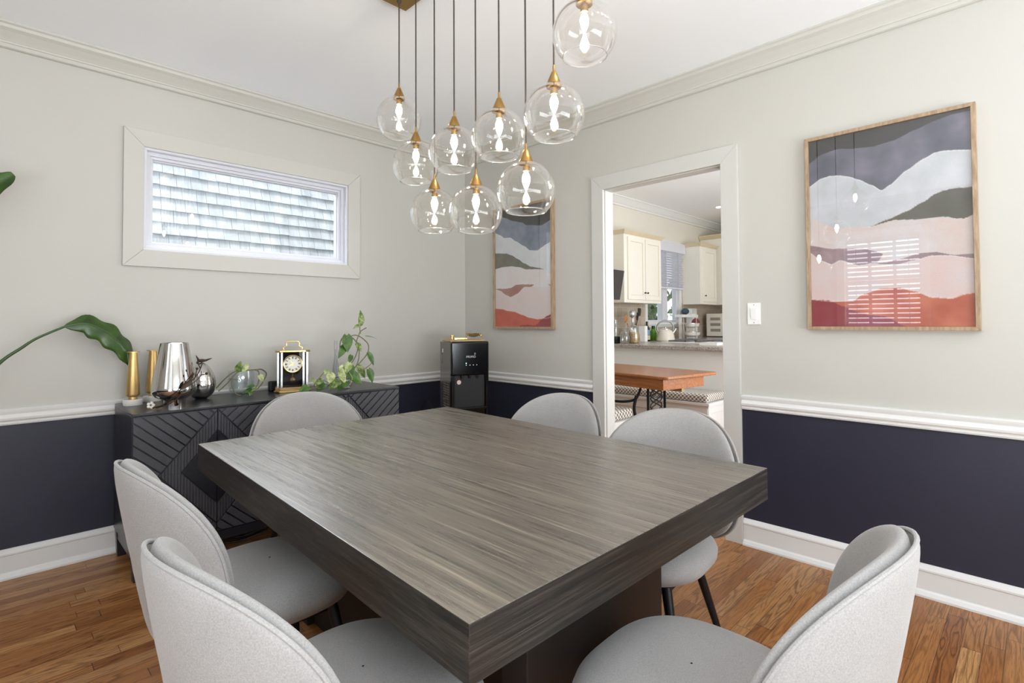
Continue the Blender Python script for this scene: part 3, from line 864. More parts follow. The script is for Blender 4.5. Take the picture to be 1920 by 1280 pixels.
# pothos helper
def pothos(name, loc, stems, leaves, label, roots=None):
    r = empty(name, loc); o = -Vector(loc)
    sm = MB()
    for pts, rad in stems: sm.tube([Vector(p_) + o for p_ in smoothpath(pts, 6)], rad * 1.2, 7)
    sm.build('stems', vine_m, r)
    for (b_, t_, up_, w, mi) in leaves:
        m_ = MB(); leafblade(m_, Vector(b_) + o, Vector(t_) + o, up_, w, 0.18, 10, 0, True)
        m_.build('leaf', [pothos_d, pothos_m, pothos_p][mi], r)
    if roots:
        rm = MB()
        for pts in roots: rm.tube([Vector(p_) + o for p_ in smoothpath(pts, 5)], 0.0016, 6)
        rm.build('roots', root_m, r)
    tag(r, label, 'plant'); return r

# glass bowl with a vine around it
gc = MB(); 
gp = [(0.0, 0.0), (0.050, 0.0), (0.066, 0.010), (0.074, 0.030), (0.078, 0.070), (0.078, 0.120), (0.075, 0.150), (0.0765, 0.152), (0.079, 0.150)]
inner = [(0.072, 0.150), (0.075, 0.120), (0.075, 0.070), (0.070, 0.032), (0.060, 0.014), (0.0, 0.006)]
gb = empty('glass_bowl', (1.175, 3.635, ST))
MB().lathe(gp[:7] + inner, 56).build('bowl', glass_thin('clear_bowl_glass', (0.95, 0.965, 0.97), base=0.04, edge=0.6, power=3.0, rough=0.03), gb)
MB().lathe([(0, 0.008), (0.062, 0.016), (0.073, 0.05), (0.073, 0.120), (0, 0.120)], 48).build('water', glass_thin('bowl_water', (0.96, 0.975, 0.98), base=0.01, edge=0.2, power=3), gb)
tag(gb, 'small clear glass bowl of water holding a trailing vine cutting', 'bowl')
pothos('vine_cutting', (1.175, 3.635, ST + 0.15),
    [([(1.02, 3.60, 0.898), (1.06, 3.57, 0.955), (1.11, 3.56, 0.995), (1.17, 3.555, 1.000), (1.25, 3.57, 1.000), (1.29, 3.60, 0.995), (1.325, 3.62, 0.965), (1.31, 3.62, 0.925), (1.262, 3.56, 0.890), (1.20, 3.52, 0.862)], 0.0032),
     ([(1.03, 3.59, 0.880), (1.075, 3.565, 0.93), (1.12, 3.56, 0.985), (1.16, 3.555, 1.0)], 0.0028),
     ([(1.10, 3.56, 0.97), (1.090, 3.545, 0.93), (1.095, 3.54, 0.90), (1.112, 3.54, 0.862), (1.14, 3.53, 0.850)], 0.0028),
     ([(1.232, 3.56, 1.0), (1.252, 3.55, 0.985), (1.252, 3.548, 0.93), (1.235, 3.545, 0.892), (1.175, 3.50, 0.862)], 0.0032),
     ([(1.08, 3.56, 0.955), (1.11, 3.54, 0.950), (1.135, 3.53, 0.942)], 0.002)],
    [((1.125, 3.555, 1.0), (1.14, 3.53, 1.058), (0, -1, 0.2), 0.024, 1), ((1.15, 3.55, 1.005), (1.195, 3.54, 1.045), (0, -1, 0.3), 0.022, 2),
     ((1.252, 3.54, 0.965), (1.275, 3.525, 0.925), (0, -1, 0.3), 0.020, 2), ((1.20, 3.52, 0.885), (1.135, 3.49, 0.868), (0.1, -0.8, 0.8), 0.016, 0),
     ((1.215, 3.52, 0.905), (1.165, 3.50, 0.905), (0, -0.6, 0.8), 0.014, 0), ((1.19, 3.50, 0.868), (1.165, 3.45, 0.862), (0, -0.3, 1), 0.017, 1), ((1.23, 3.52, 0.885), (1.19, 3.49, 0.880), (0, -0.6, 0.8), 0.013, 1)],
    'thin trailing vine with a few small leaves draped over the glass bowl')

# carriage clock
ck = empty('mantel_clock', (1.455, 3.515, ST), radians(-22))
CWd, CDp = 0.086, 0.055
MB().prism([(-0.112, -0.045), (-0.080, -0.077), (0.080, -0.077), (0.112, -0.045), (0.112, 0.060), (-0.112, 0.060)], 0.0, 0.014).build('base_foot', gold, ck, 0.003)
MB().prism([(-0.105, -0.042), (-0.075, -0.071), (0.075, -0.071), (0.105, -0.042), (0.105, 0.056), (-0.105, 0.056)], 0.014, 0.034).build('wood_base', clock_wood, ck, 0.003)
cp = MB()
for x, y in ((-0.088, -0.040), (-0.066, -0.062), (0.066, -0.062), (0.088, -0.040), (-0.088, 0.046), (0.088, 0.046)):
    cp.box(x - 0.0065, x + 0.0065, y - 0.0065, y + 0.0065, 0.034, 0.262)
cp.build('silver_posts', silver_frame, ck, 0.001)
MB().prism([(-0.106, -0.042), (-0.076, -0.073), (0.076, -0.073), (0.106, -0.042), (0.106, 0.056), (-0.106, 0.056)], 0.262, 0.274).build('top_plate', gold, ck, 0.002)
gl = MB(); gl.box(-0.060, 0.060, -0.061, -0.059, 0.036, 0.262); gl.box(-0.090, -0.088, -0.034, 0.04, 0.036, 0.262); gl.box(0.088, 0.090, -0.034, 0.04, 0.036, 0.262)
gl.build('glass_panes', smoke_glass, ck)
MB().box(-0.082, 0.082, 0.040, 0.046, 0.036, 0.262).build('back_panel', simple('clock_back', (58, 54, 56), 0.4), ck)
Rx = Matrix.Translation((0, -0.064, 0.186)) @ Matrix.Rotation(radians(90), 4, 'X')
dl = MB(); dl.lathe([(0, 0.0), (0.052, 0.0), (0.052, -0.002), (0, -0.002)], 48, 0, Rx); dial = dl.build('dial', simple('clock_dial', (236, 232, 222), 0.4), ck)
bz = MB(); bz.lathe([(0.051, 0.0), (0.051, 0.005), (0.055, 0.006), (0.059, 0.003), (0.059, -0.004), (0.051, -0.004)], 56, 0, Rx); bz.build('bezel', gold, ck)
nm = MB()
for k in range(12):
    a = 2 * pi * k / 12; w = 0.004 if k % 3 else 0.006
    T = Matrix.Translation((0, -0.0655, 0.186)) @ Matrix.Rotation(a, 4, 'Y'); nm.box(-w / 2, w / 2, -0.0005, 0.0005, 0.034, 0.047, 0, T)
    if k % 2: nm.box(-w / 2 - 0.004, -w / 2 - 0.002, -0.0005, 0.0005, 0.034, 0.047, 0, T)
nm.build('numerals', black_matte, dial)
hd = MB()
T = Matrix.Translation((0, -0.0665, 0.186)) @ Matrix.Rotation(radians(-38), 4, 'Y'); hd.box(-0.0022, 0.0022, -0.0005, 0.0005, -0.008, 0.036, 0, T)
T = Matrix.Translation((0, -0.0665, 0.186)) @ Matrix.Rotation(radians(-124), 4, 'Y'); hd.box(-0.003, 0.003, -0.0005, 0.0005, -0.006, 0.026, 0, T)
hd.build('hands', gold, dial)
h = MB(); h.tube(smoothpath([(-0.055, 0, 0.274), (-0.058, 0, 0.290), (-0.040, 0, 0.300), (-0.040, 0, 0.318), (-0.030, 0, 0.330), (0, 0, 0.332), (0.030, 0, 0.330), (0.040, 0, 0.318), (0.040, 0, 0.300), (0.058, 0, 0.290), (0.055, 0, 0.274)], 6), 0.0042, 10)
h.build('carry_handle', gold, ck)
pn = MB(); pn.box(-0.0015, 0.0015, 0.0, 0.003, 0.060, 0.186); pn.ball((0, 0.001, 0.075), 0.018, 16, 10, 0, (1, 0.25, 1)); pn.build('pendulum', gold, ck)
tag(ck, 'glass-sided mantel clock with round cream dial, wood base and gold carrying handle', 'clock')
ad = MB().box(-0.030, 0.030, -0.02, 0.02, 0, 0.068).build('black_gadget', black_matte, None, 0.010); ad.location = (1.370, 3.62, ST)
tag(ad, 'small black rounded box half hidden behind the left side of the mantel clock', 'device')

# pothos in glass vase
pv = MB(); pv.lathe([(0, 0), (0.040, 0), (0.046, 0.006), (0.048, 0.030), (0.042, 0.060), (0.032, 0.074), (0.036, 0.082), (0.033, 0.082), (0.029, 0.074), (0.039, 0.058), (0.044, 0.030), (0.040, 0.008), (0, 0.006)], 40)
pvo = pv.build('glass_vase', jar_glass); PV = Vector((1.765, 3.40, ST)); pvo.location = PV
tag(pvo, 'squat clear glass vase holding the leafy pothos', 'vase')
cy = MB(); cy.lathe([(0, 0), (0.022, 0), (0.026, 0.01), (0.024, 0.12), (0.012, 0.20), (0.014, 0.32), (0.011, 0.325), (0.009, 0.20), (0.02, 0.12), (0.021, 0.012), (0, 0.01)], 28)
cyo = cy.build('slim_bottle', glass_thin('grey_bottle_glass', (0.90, 0.91, 0.92), base=0.04, edge=0.5, power=3.5)); cyo.location = (1.80, 3.60, ST)
tag(cyo, 'slim grey glass bottle standing behind the pothos', 'bottle')
x, y = PV.x, PV.y; U = (0, -0.9, 0.4)
pothos('pothos_plant', (x, y, ST + 0.06),
    [([(x, y, 0.90), (x + 0.02, y, 0.98), (x + 0.07, y - 0.01, 1.05), (x + 0.10, y, 1.13), (x + 0.06, y, 1.19), (x, y, 1.205), (x - 0.03, y, 1.17), (x - 0.035, y, 1.12)], 0.0032),
     ([(x, y, 0.90), (x + 0.06, y, 0.97), (x + 0.12, y, 1.02), (x + 0.175, y, 1.08), (x + 0.18, y, 1.14), (x + 0.13, y, 1.19), (x + 0.08, y, 1.21), (x + 0.04, y, 1.20)], 0.0030),
     ([(x + 0.01, y, 0.92), (x + 0.09, y, 1.00), (x + 0.11, y, 1.09), (x + 0.09, y, 1.16), (x + 0.105, y, 1.205), (x + 0.12, y, 1.235), (x + 0.165, y, 1.26)], 0.0030),
     ([(x + 0.12, y, 1.22), (x + 0.115, y, 1.26), (x + 0.12, y, 1.30)], 0.0025),
     ([(x, y, 0.90), (x - 0.07, y - 0.03, 0.93), (x - 0.14, y - 0.06, 0.885), (x - 0.22, y - 0.10, 0.872), (x - 0.27, y - 0.12, 0.90), (x - 0.245, y - 0.13, 0.94), (x - 0.21, y - 0.13, 0.98)], 0.0028),
     ([(x - 0.14, y - 0.05, 0.90), (x - 0.20, y - 0.08, 0.92), (x - 0.26, y - 0.12, 0.88), (x - 0.33, y - 0.16, 0.90)], 0.0022),
     ([(x, y, 0.90), (x + 0.10, y - 0.02, 0.95), (x + 0.18, y - 0.03, 1.0), (x + 0.20, y - 0.03, 1.03)], 0.0026)],
    [((x + 0.12, y, 1.285), (x + 0.125, y - 0.01, 1.385), (0.2, -1, 0), 0.030, 1), ((x + 0.12, y, 1.28), (x + 0.055, y - 0.02, 1.265), (0, -0.4, 1), 0.020, 1),
     ((x + 0.01, y - 0.01, 1.21), (x + 0.0, y - 0.05, 1.10), (-0.3, -1, 0.1), 0.040, 0), ((x - 0.0, y, 1.14), (x - 0.055, y - 0.03, 1.06), U, 0.028, 0),
     ((x + 0.165, y, 1.20), (x + 0.245, y - 0.01, 1.195), (0, -0.2, 1), 0.012, 0), ((x + 0.09, y, 1.15), (x + 0.115, y - 0.03, 1.10), U, 0.024, 1),
     ((x + 0.05, y, 1.07), (x + 0.015, y - 0.03, 1.02), U, 0.020, 0), ((x + 0.18, y, 1.08), (x + 0.225, y - 0.02, 0.995), (0.3, -1, 0.2), 0.028, 0),
     ((x + 0.10, y, 0.99), (x + 0.15, y - 0.03, 0.91), (0.2, -1, 0.3), 0.034, 1), ((x + 0.17, y - 0.02, 0.965), (x + 0.205, y - 0.04, 0.872), (0.2, -1, 0.3), 0.036, 0),
     ((x + 0.02, y - 0.02, 0.95), (x + 0.11, y - 0.06, 0.875), (0.1, -1, 0.5), 0.046, 0), ((x + 0.05, y, 1.0), (x + 0.02, y - 0.03, 0.93), U, 0.030, 0),
     ((x - 0.02, y - 0.03, 1.00), (x - 0.06, y - 0.05, 0.94), U, 0.034, 2), ((x + 0.02, y - 0.03, 1.02), (x - 0.02, y - 0.06, 0.96), U, 0.030, 2),
     ((x - 0.06, y - 0.05, 0.965), (x - 0.03, y - 0.08, 0.89), U, 0.030, 2), ((x - 0.13, y - 0.06, 0.965), (x - 0.15, y - 0.09, 0.90), U, 0.034, 2),
     ((x - 0.08, y - 0.07, 0.91), (x - 0.16, y - 0.10, 0.868), (0, -0.6, 1), 0.038, 1), ((x - 0.02, y - 0.06, 0.90), (x - 0.10, y - 0.10, 0.862), (0, -0.5, 1), 0.040, 0),
     ((x - 0.18, y - 0.08, 0.90), (x - 0.25, y - 0.11, 0.862), (0, -0.5, 1), 0.034, 0), ((x - 0.20, y - 0.09, 0.93), (x - 0.26, y - 0.12, 0.905), (0, -0.7, 1), 0.024, 1),
     ((x - 0.33, y - 0.16, 0.90), (x - 0.40, y - 0.19, 0.862), (0, -0.8, 0.8), 0.028, 0), ((x - 0.21, y - 0.13, 0.975), (x - 0.185, y - 0.14, 1.0), U, 0.014, 2),
     ((x - 0.27, y - 0.13, 0.92), (x - 0.30, y - 0.15, 0.955), U, 0.014, 2)],
    'leafy variegated pothos with looping vines at the right end of the sideboard',
    [[(x, y - 0.01, 0.99), (x - 0.02, y - 0.04, 0.94), (x - 0.01, y - 0.05, 0.88)], [(x + 0.01, y - 0.02, 0.97), (x + 0.03, y - 0.05, 0.92), (x + 0.01, y - 0.05, 0.87)], [(x, y, 0.96), (x + 0.01, y - 0.03, 0.90), (x - 0.02, y - 0.04, 0.86)]])

# ================================================================ big-leaf plant at the left edge
bp = empty('bird_of_paradise_plant', (-0.25, 3.42, 0)); PB = Vector(bp.location)
def L(p_): return Vector(p_) - PB
MB().lathe([(0, 0), (0.12, 0), (0.165, 0.30), (0.170, 0.32), (0.155, 0.32), (0.150, 0.29), (0, 0.29)], 48).build('pot', pot_m, bp)
MB().lathe([(0, 0.285), (0.150, 0.285), (0.0, 0.295)], 32).build('soil', soil_m, bp)
def curved_leaf(name, spine, widths, side_vec, folds, flip=1):
    sp = smoothpath(spine, 7); n = len(sp); m = MB(); cols = 9; V0 = []; V1 = []
    for i, p_ in enumerate(sp):
        t_ = i / (n - 1); f = t_ * (len(widths) - 1); k = min(int(f), len(widths) - 2); w = widths[k] + (widths[k + 1] - widths[k]) * (f - k)
        tg = (sp[min(i + 1, n - 1)] - sp[max(i - 1, 0)]).normalized()
        sv = Vector(side_vec); sv = (sv - tg * sv.dot(tg)).normalized(); nn = tg.cross(sv).normalized()
        for j in range(cols):
            q = (j / (cols - 1)) * 2 - 1
            wob = 1 + 0.13 * sin(t_ * 26 + (2 if q > 0 else 0)) * abs(q) ** 2
            off = sv * (w * q * wob) + nn * (folds * w * abs(q) ** 1.3)
            V0.append(p_ + off + nn * 0.0008); V1.append(p_ + off - nn * 0.0008)
    K = len(V0); fs = []
    for i in range(n - 1):
        for j in range(cols - 1):
            a_ = i * cols + j; fs.append((a_, a_ + 1, a_ + cols + 1, a_ + cols)); fs.append((K + a_, K + a_ + cols, K + a_ + cols + 1, K + a_ + 1))
        for j in (0, cols - 1):
            a_ = i * cols + j; fs.append((a_, a_ + cols, K + a_ + cols, K + a_))
    m.add([L(q) for q in V0 + V1], fs, 0, True)
    rib = MB(); rib.tube([L(q) for q in sp], [0.004 * (1 - i / n) + 0.001 for i in range(n)], 6)
    o = m.build(name, big_leaf_m, bp, angle=80); r = rib.build('midrib', stem_m, o)
    return o
s1 = smoothpath([(-0.22, 3.44, 0.29), (-0.14, 3.50, 0.75), (-0.02, 3.56, 0.99), (0.061, 3.60, 1.112), (0.136, 3.60, 1.180), (0.195, 3.60, 1.228), (0.302, 3.60, 1.286)], 8)
MB().tube([L(q) for q in s1], [0.011 - 0.006 * i / len(s1) for i in range(len(s1))], 10).build('leaf_stalk', stem_m, bp)
curved_leaf('leaf', [(0.300, 3.60, 1.286), (0.385, 3.60, 1.300), (0.465, 3.61, 1.262), (0.535, 3.62, 1.20), (0.590, 3.64, 1.12), (0.618, 3.66, 1.02)],
            [0.004, 0.050, 0.060, 0.062, 0.058, 0.045, 0.004], (0.25, 0.35, 1.0), -0.35)
s2 = smoothpath([(-0.27, 3.42, 0.29), (-0.36, 3.42, 1.0), (-0.33, 3.42, 1.5), (-0.22, 3.44, 1.78)], 8)
MB().tube([L(q) for q in s2], [0.012 - 0.006 * i / len(s2) for i in range(len(s2))], 10).build('leaf_stalk', stem_m, bp)
curved_leaf('leaf', [(-0.22, 3.44, 1.78), (-0.14, 3.45, 1.87), (-0.06, 3.46, 1.95), (0.015, 3.47, 1.955), (0.094, 3.48, 2.020)], [0.004, 0.060, 0.085, 0.088, 0.074, 0.048, 0.012], (0.3, 0.2, -1.0), 0.25)
s3 = smoothpath([(-0.29, 3.40, 0.29), (-0.42, 3.34, 0.9), (-0.52, 3.26, 1.2)], 8)
MB().tube([L(q) for q in s3], 0.009, 10).build('leaf_stalk', stem_m, bp)
curved_leaf('leaf', [(-0.52, 3.26, 1.2), (-0.60, 3.18, 1.36), (-0.66, 3.08, 1.40), (-0.70, 2.98, 1.32)], [0.004, 0.06, 0.06, 0.004], (0.3, 0.3, 1.0), -0.3)
tag(bp, 'tall plant at the left edge, one long drooping green leaf over the sideboard', 'plant')

# ================================================================ framed prints
A1 = {
 'slate':[(-0.002,0.117),(0.09,0.08),(0.207,0.067),(0.305,0.082),(0.441,0.091),(0.57,0.081),(0.694,0.051),(0.813,0.027),(0.904,0.015),(1.002,0.014)],
 'white':[(-0.002,0.242),(0.087,0.208),(0.146,0.203),(0.204,0.207),(0.274,0.222),(0.342,0.247),(0.422,0.284),(0.487,0.32),(0.539,0.299),(0.64,0.24),(0.738,0.199),(0.808,0.178),(0.854,0.177),(0.899,0.182),(1.002,0.195)],
 'olive_u':[(0.396,0.496),(0.521,0.467),(0.635,0.438),(0.732,0.403),(0.803,0.371),(0.849,0.362),(0.894,0.358),(1.003,0.363)],
 'olive_l':[(0.396,0.496),(0.559,0.476),(0.706,0.485),(0.8,0.484),(0.856,0.487),(0.912,0.501),(0.955,0.504),(1.002,0.492)],
 'pink':[(0.006,0.413),(0.066,0.441),(0.182,0.482),(0.39,0.492),(0.559,0.476),(0.706,0.485),(0.8,0.484),(0.912,0.501),(1.002,0.492)],
 'band_u':[(-0.01,0.562),(0.15,0.59),(0.36,0.603),(0.426,0.618),(0.491,0.639)],
 'band_l':[(-0.01,0.6),(0.075,0.649),(0.148,0.672),(0.206,0.654),(0.331,0.687),(0.451,0.68),(0.491,0.639)],
 'band2_u':[(0.40,0.680),(0.49,0.683),(0.579,0.672),(0.701,0.649),(0.783,0.647),(0.907,0.669),(1.01,0.67)],
 'band2_l':[(0.40,0.680),(0.489,0.690),(0.578,0.695),(0.676,0.681),(0.771,0.664),(0.862,0.668),(1.01,0.692)],
 'red':[(-0.01,0.853),(0.143,0.867),(0.285,0.868),(0.354,0.834),(0.473,0.808),(0.575,0.807),(0.672,0.828),(0.766,0.86),(0.879,0.868),(0.945,0.85),(1.01,0.843)],
 'deep':[(-0.01,0.855),(0.114,0.861),(0.228,0.896),(0.311,0.924),(0.378,0.94),(0.482,0.948),(0.619,0.999)]}
A2 = {
 'slate':[(-0.01,0.0),(0.042,0.016),(0.188,0.068),(0.351,0.109),(0.508,0.134),(0.584,0.163),(0.844,0.185),(0.915,0.17),(1.01,0.148)],
 'white':[(-0.01,0.175),(0.019,0.19),(0.103,0.211),(0.176,0.24),(0.289,0.244),(0.389,0.283),(0.544,0.335),(0.638,0.375),(0.768,0.384),(0.841,0.364),(0.913,0.343),(1.01,0.325)],
 'olive_u':[(-0.01,0.359),(0.206,0.372),(0.307,0.393),(0.426,0.432),(0.542,0.475),(0.656,0.507),(0.803,0.526),(0.892,0.542)],
 'olive_l':[(-0.01,0.499),(0.142,0.488),(0.286,0.487),(0.445,0.503),(0.58,0.528),(0.693,0.531),(0.892,0.542)],
 'pink':[(-0.01,0.49),(0.142,0.488),(0.286,0.487),(0.445,0.503),(0.58,0.528),(0.693,0.531),(0.875,0.542),(1.01,0.592)],
 'band_u':[(-0.01,0.672),(0.182,0.674),(0.284,0.673),(0.404,0.647),(0.54,0.65),(0.709,0.657)],
 'band_l':[(-0.01,0.674),(0.098,0.692),(0.202,0.731),(0.293,0.75),(0.403,0.727),(0.54,0.672),(0.653,0.676),(0.709,0.66)],
 'band2_u':[(0.94,0.662),(1.01,0.668)], 'band2_l':[(0.94,0.664),(1.01,0.69)],
 'red':[(-0.01,0.841),(0.139,0.849),(0.221,0.863),(0.342,0.871),(0.499,0.9),(0.613,0.923),(0.761,0.937),(0.905,0.93),(1.01,0.92)],
 'deep':[(0.40,1.002),(0.497,0.986),(0.593,0.984),(0.724,0.99),(0.833,0.942),(0.923,0.912),(1.01,0.893)]}
def curve_at(c, u):
    if u < c[0][0] or u > c[-1][0]: return None
    for i in range(len(c) - 1):
        if u <= c[i + 1][0]:
            t_ = (u - c[i][0]) / max(1e-9, c[i + 1][0] - c[i][0]); t_ = t_ * t_ * (3 - 2 * t_) * 0.5 + t_ * 0.5
            return c[i][1] + (c[i + 1][1] - c[i][1]) * t_
    return c[-1][1]
from mathutils import noise as mnoise
def art_colour(A, u, v_, pal, seed):
    nz = mnoise.fractal(Vector((u * 4 + seed, v_ * 6, seed)), 1.0, 2.0, 4) * 0.5
    n2 = mnoise.fractal(Vector((u * 13 + seed, v_ * 20, seed + 4)), 1.0, 2.0, 3) * 0.5
    cv = {k: curve_at(c, u) for k, c in A.items()}
    edge = 0.0
    def e(y, amt=0.0045): return y is not None and -0.001 < v_ - y < amt
    key = 'top'; 
    if cv['slate'] is not None and v_ > cv['slate']: key = 'slate'
    if cv['white'] is not None and v_ > cv['white']: key = 'white'
    if cv['pink'] is not None and v_ > cv['pink']: key = 'pink'
    if cv['olive_u'] is not None and cv['olive_l'] is not None and cv['olive_u'] < v_ < cv['olive_l']: key = 'olive'
    for b in ('band', 'band2'):
        u_, l_ = cv[b + '_u'], cv[b + '_l']
        if u_ is not None and l_ is not None and u_ < v_ < l_: key = 'band'
        elif l_ is not None and v_ > l_: key = 'rose'
        elif u_ is not None and v_ > u_: key = 'rose'
    if key == 'pink' and v_ > 0.68: key = 'rose'
    if cv['red'] is not None and v_ > cv['red']: key = 'red'
    if cv['deep'] is not None and v_ > cv['deep']: key = 'deep'
    c0, c1 = pal[key]
    t_ = max(0, min(1, 0.5 + nz * 1.1 + n2 * 0.35))
    c = [c0[i] + (c1[i] - c0[i]) * t_ for i in range(3)]
    if e(cv['white']) or e(cv['olive_u'], 0.003) or (e(cv['red'], 0.004)) or e(cv['band_l'], 0.004) or e(cv['band2_l'], 0.003): c = [min(255, q * 0.5 + 118) for q in c]
    return srgb(*c)
pal1 = dict(top=((34, 33, 33), (44, 43, 42)), slate=((66, 70, 84), (122, 118, 132)), white=((188, 194, 196), (212, 212, 220)), olive=((84, 86, 80), (110, 108, 98)),
            pink=((214, 192, 184), (214, 212, 214)), band=((132, 112, 122), (172, 146, 148)), rose=((222, 194, 188), (214, 202, 202)), red=((166, 70, 46), (206, 122, 96)), deep=((140, 34, 36), (150, 66, 84)))
pal2 = dict(top=((44, 42, 42), (54, 52, 52)), slate=((104, 114, 134), (148, 154, 166)), white=((200, 206, 210), (222, 224, 226)), olive=((92, 90, 80), (126, 122, 104)),
            pink=((224, 214, 210), (228, 226, 226)), band=((156, 106, 96), (186, 140, 130)), rose=((226, 206, 202), (226, 214, 212)), red=((190, 72, 48), (212, 98, 70)), deep=((142, 30, 42), (168, 44, 52)))
def art_material():
    g = NT('watercolour_print'); a = g.n('ShaderNodeAttribute'); a.attribute_name = 'paint'
    pap = g.noise(g.coords(), 260, 2)
    c = g.mix(1.0, a.outputs[0], g.ramp(pap, [(0.3, (0.93, 0.93, 0.93, 1)), (0.7, (1.03, 1.03, 1.03, 1))]), 'MULTIPLY')
    g.bsdf(c, 0.8); return g.m
art_m = art_material()
def picture(ylo, yhi, zlo, zhi, A, pal, seed, label):
    """inner opening ylo..yhi x zlo..zhi on the right wall"""
    fw_ = 0.0175; xf = X1 - 0.040; r = empty('framed_print', (X1, (ylo + yhi) / 2, zlo)); O = -Vector(r.location)
    m = MB()
    for q in ([(ylo - fw_, zhi + fw_), (ylo, zhi), (yhi, zhi), (yhi + fw_, zhi + fw_)], [(ylo - fw_, zlo - fw_), (yhi + fw_, zlo - fw_), (yhi, zlo), (ylo, zlo)],
              [(ylo - fw_, zlo - fw_), (ylo, zlo), (ylo, zhi), (ylo - fw_, zhi + fw_)], [(yhi + fw_, zlo - fw_), (yhi + fw_, zhi + fw_), (yhi, zhi), (yhi, zlo)]):
        vs = [(x_, y_, z_) for x_ in (X1, xf) for y_, z_ in q]
        m.add(vs, [(0, 1, 2, 3), (7, 6, 5, 4), (0, 4, 5, 1), (1, 5, 6, 2), (2, 6, 7, 3), (3, 7, 4, 0)])
    o = m.build('oak_frame', oak_m, r, 0.0012); o.location = O
    NU, NV = 200, 300; xs = X1 - 0.024
    vs = []; fs = []
    for j in range(NV + 1):
        for i in range(NU + 1): vs.append((xs, yhi + (ylo - yhi) * i / NU, zhi + (zlo - zhi) * j / NV))
    for j in range(NV):
        for i in range(NU): a_ = j * (NU + 1) + i; fs.append((a_, a_ + NU + 1, a_ + NU + 2, a_ + 1))
    a = MB().add(vs, fs); nf = len(fs)
    a.box(X1 - 0.023, X1 - 0.002, ylo, yhi, zlo, zhi)
    o = a.build('print', art_m, r); o.location = O
    me = o.data; ca = me.color_attributes.new('paint', 'FLOAT_COLOR', 'POINT'); buf = []
    for j in range(NV + 1):
        for i in range(NU + 1): buf.extend(art_colour(A, i / NU, j / NV, pal, seed))
    buf.extend([0.5, 0.48, 0.45, 1.0] * 8); ca.data.foreach_set('color', buf)
    g_ = MB().box(X1 - 0.031, X1 - 0.0295, ylo, yhi, zlo, zhi).build('glass_pane', picture_glass, r); g_.location = O
    tag(r, label, 'picture', 'abstract landscape prints')
picture(0.207, 0.867, 1.265, 2.253, A1, pal1, 3.0, 'large framed abstract print right of the light switch, grey and red hills')
picture(2.693, 3.333, 1.256, 2.246, A2, pal2, 11.0, 'framed abstract print left of the doorway, partly behind a pendant globe')

# light switch
sw = empty('light_switch', (X1, 1.1745, 1.337)); 
MB().box(-0.006, 0, -0.0365, 0.0365, -0.0625, 0.0625).build('wall_plate', white_plastic, sw, 0.002)
rk = MB(); T = Matrix.Rotation(radians(-4), 4, 'Y'); rk.box(-0.0115, -0.005, -0.017, 0.017, -0.034, 0.034, 0, T); rk.build('rocker', white_plastic, sw, 0.001)
sc_ = MB()
for z in (-0.051, 0.051): sc_.lathe([(0, 0.0015), (0.003, 0.001), (0.003, 0)], 12, 0, Matrix.Translation((-0.006, 0, z)) @ Matrix.Rotation(radians(-90), 4, 'Y'))
sc_.build('screws', simple('screw_grey', (170, 170, 170), 0.4, 0.6), sw)
tag(sw, 'white rocker light switch between doorway and large print', 'light switch')

# ================================================================ water dispenser
wd = empty('water_dispenser', (2.53, 3.19, 0), radians(-20))
Wd, Dp, Ht = 0.310, 0.30, 1.145
b = MB(); b.box(0.004, Wd - 0.004, 0.030, Dp, 0.03, Ht - 0.004); b.build('body', side_plastic, wd, 0.006)
MB().box(0.0, Wd, -0.004, 0.032, 0.885, Ht).build('front_hood', black_plastic, wd, 0.012, 4)
f = MB(); f.box(0.0, 0.028, 0.004, 0.034, 0.03, 0.888); f.box(Wd - 0.028, Wd, 0.004, 0.034, 0.03, 0.888); f.box(0.028, Wd - 0.028, 0.012, 0.034, 0.03, 0.62)
f.build('front_frame', black_plastic, wd, 0.004)
MB().box(0.028, Wd - 0.028, 0.024, 0.034, 0.64, 0.885).build('alcove', black_matte, wd)
MB().box(0.026, Wd - 0.026, -0.030, 0.030, 0.622, 0.640).build('drip_tray', black_plastic, wd, 0.004)
sp = MB()
for x in (0.09, 0.155, 0.22): sp.lathe([(0, 0), (0.009, 0), (0.011, 0.022), (0, 0.022)], 16, 0, Matrix.Translation((x, 0.012, 0.862)))
sp.build('spouts', black_matte, wd)
lb = MB(); lb.lathe([(0, 0), (0.017, 0), (0.017, 0.001), (0, 0.001)], 32, 0, Matrix.Translation((0.070, 0.0235, 0.832)) @ Matrix.Rotation(radians(90), 4, 'X'))
lb.build('round_sticker', simple('pale_pink_sticker', (226, 206, 200), 0.5), wd)
vt = MB()
for c_ in (0.075, 0.150):
    for k in range(17): vt.box(0.0015, 0.0045, c_, c_ + 0.055, 0.52 + k * 0.019, 0.530 + k * 0.019)
vt.build('side_vents', simple('vent_grey', (120, 112, 104), 0.5), wd)
MB().box(0.002, 0.0045, 0.215, 0.235, 1.055, 1.085).build('side_sticker', white_plastic, wd)
def text(name, body, size, mat, parent, loc, rot, extrude=0.0004):
    cu = bpy.data.curves.new(name, 'FONT'); cu.body = body; cu.size = size; cu.extrude = extrude; cu.align_x = 'CENTER'; cu.space_character = 1.15
    o = bpy.data.objects.new(name, cu); COL.objects.link(o); o.data.materials.append(mat)
    bpy.context.view_layer.update()
    me = bpy.data.meshes.new_from_object(o.evaluated_get(bpy.context.evaluated_depsgraph_get())); bpy.data.objects.remove(o)
    n_ = bpy.data.objects.new(name, me); COL.objects.link(n_)
    if not me.materials: me.materials.append(mat)
    n_.parent = parent; n_.location = loc; n_.rotation_euler = rot; return n_
logo_m = simple('logo_grey', (206, 208, 212), 0.4)
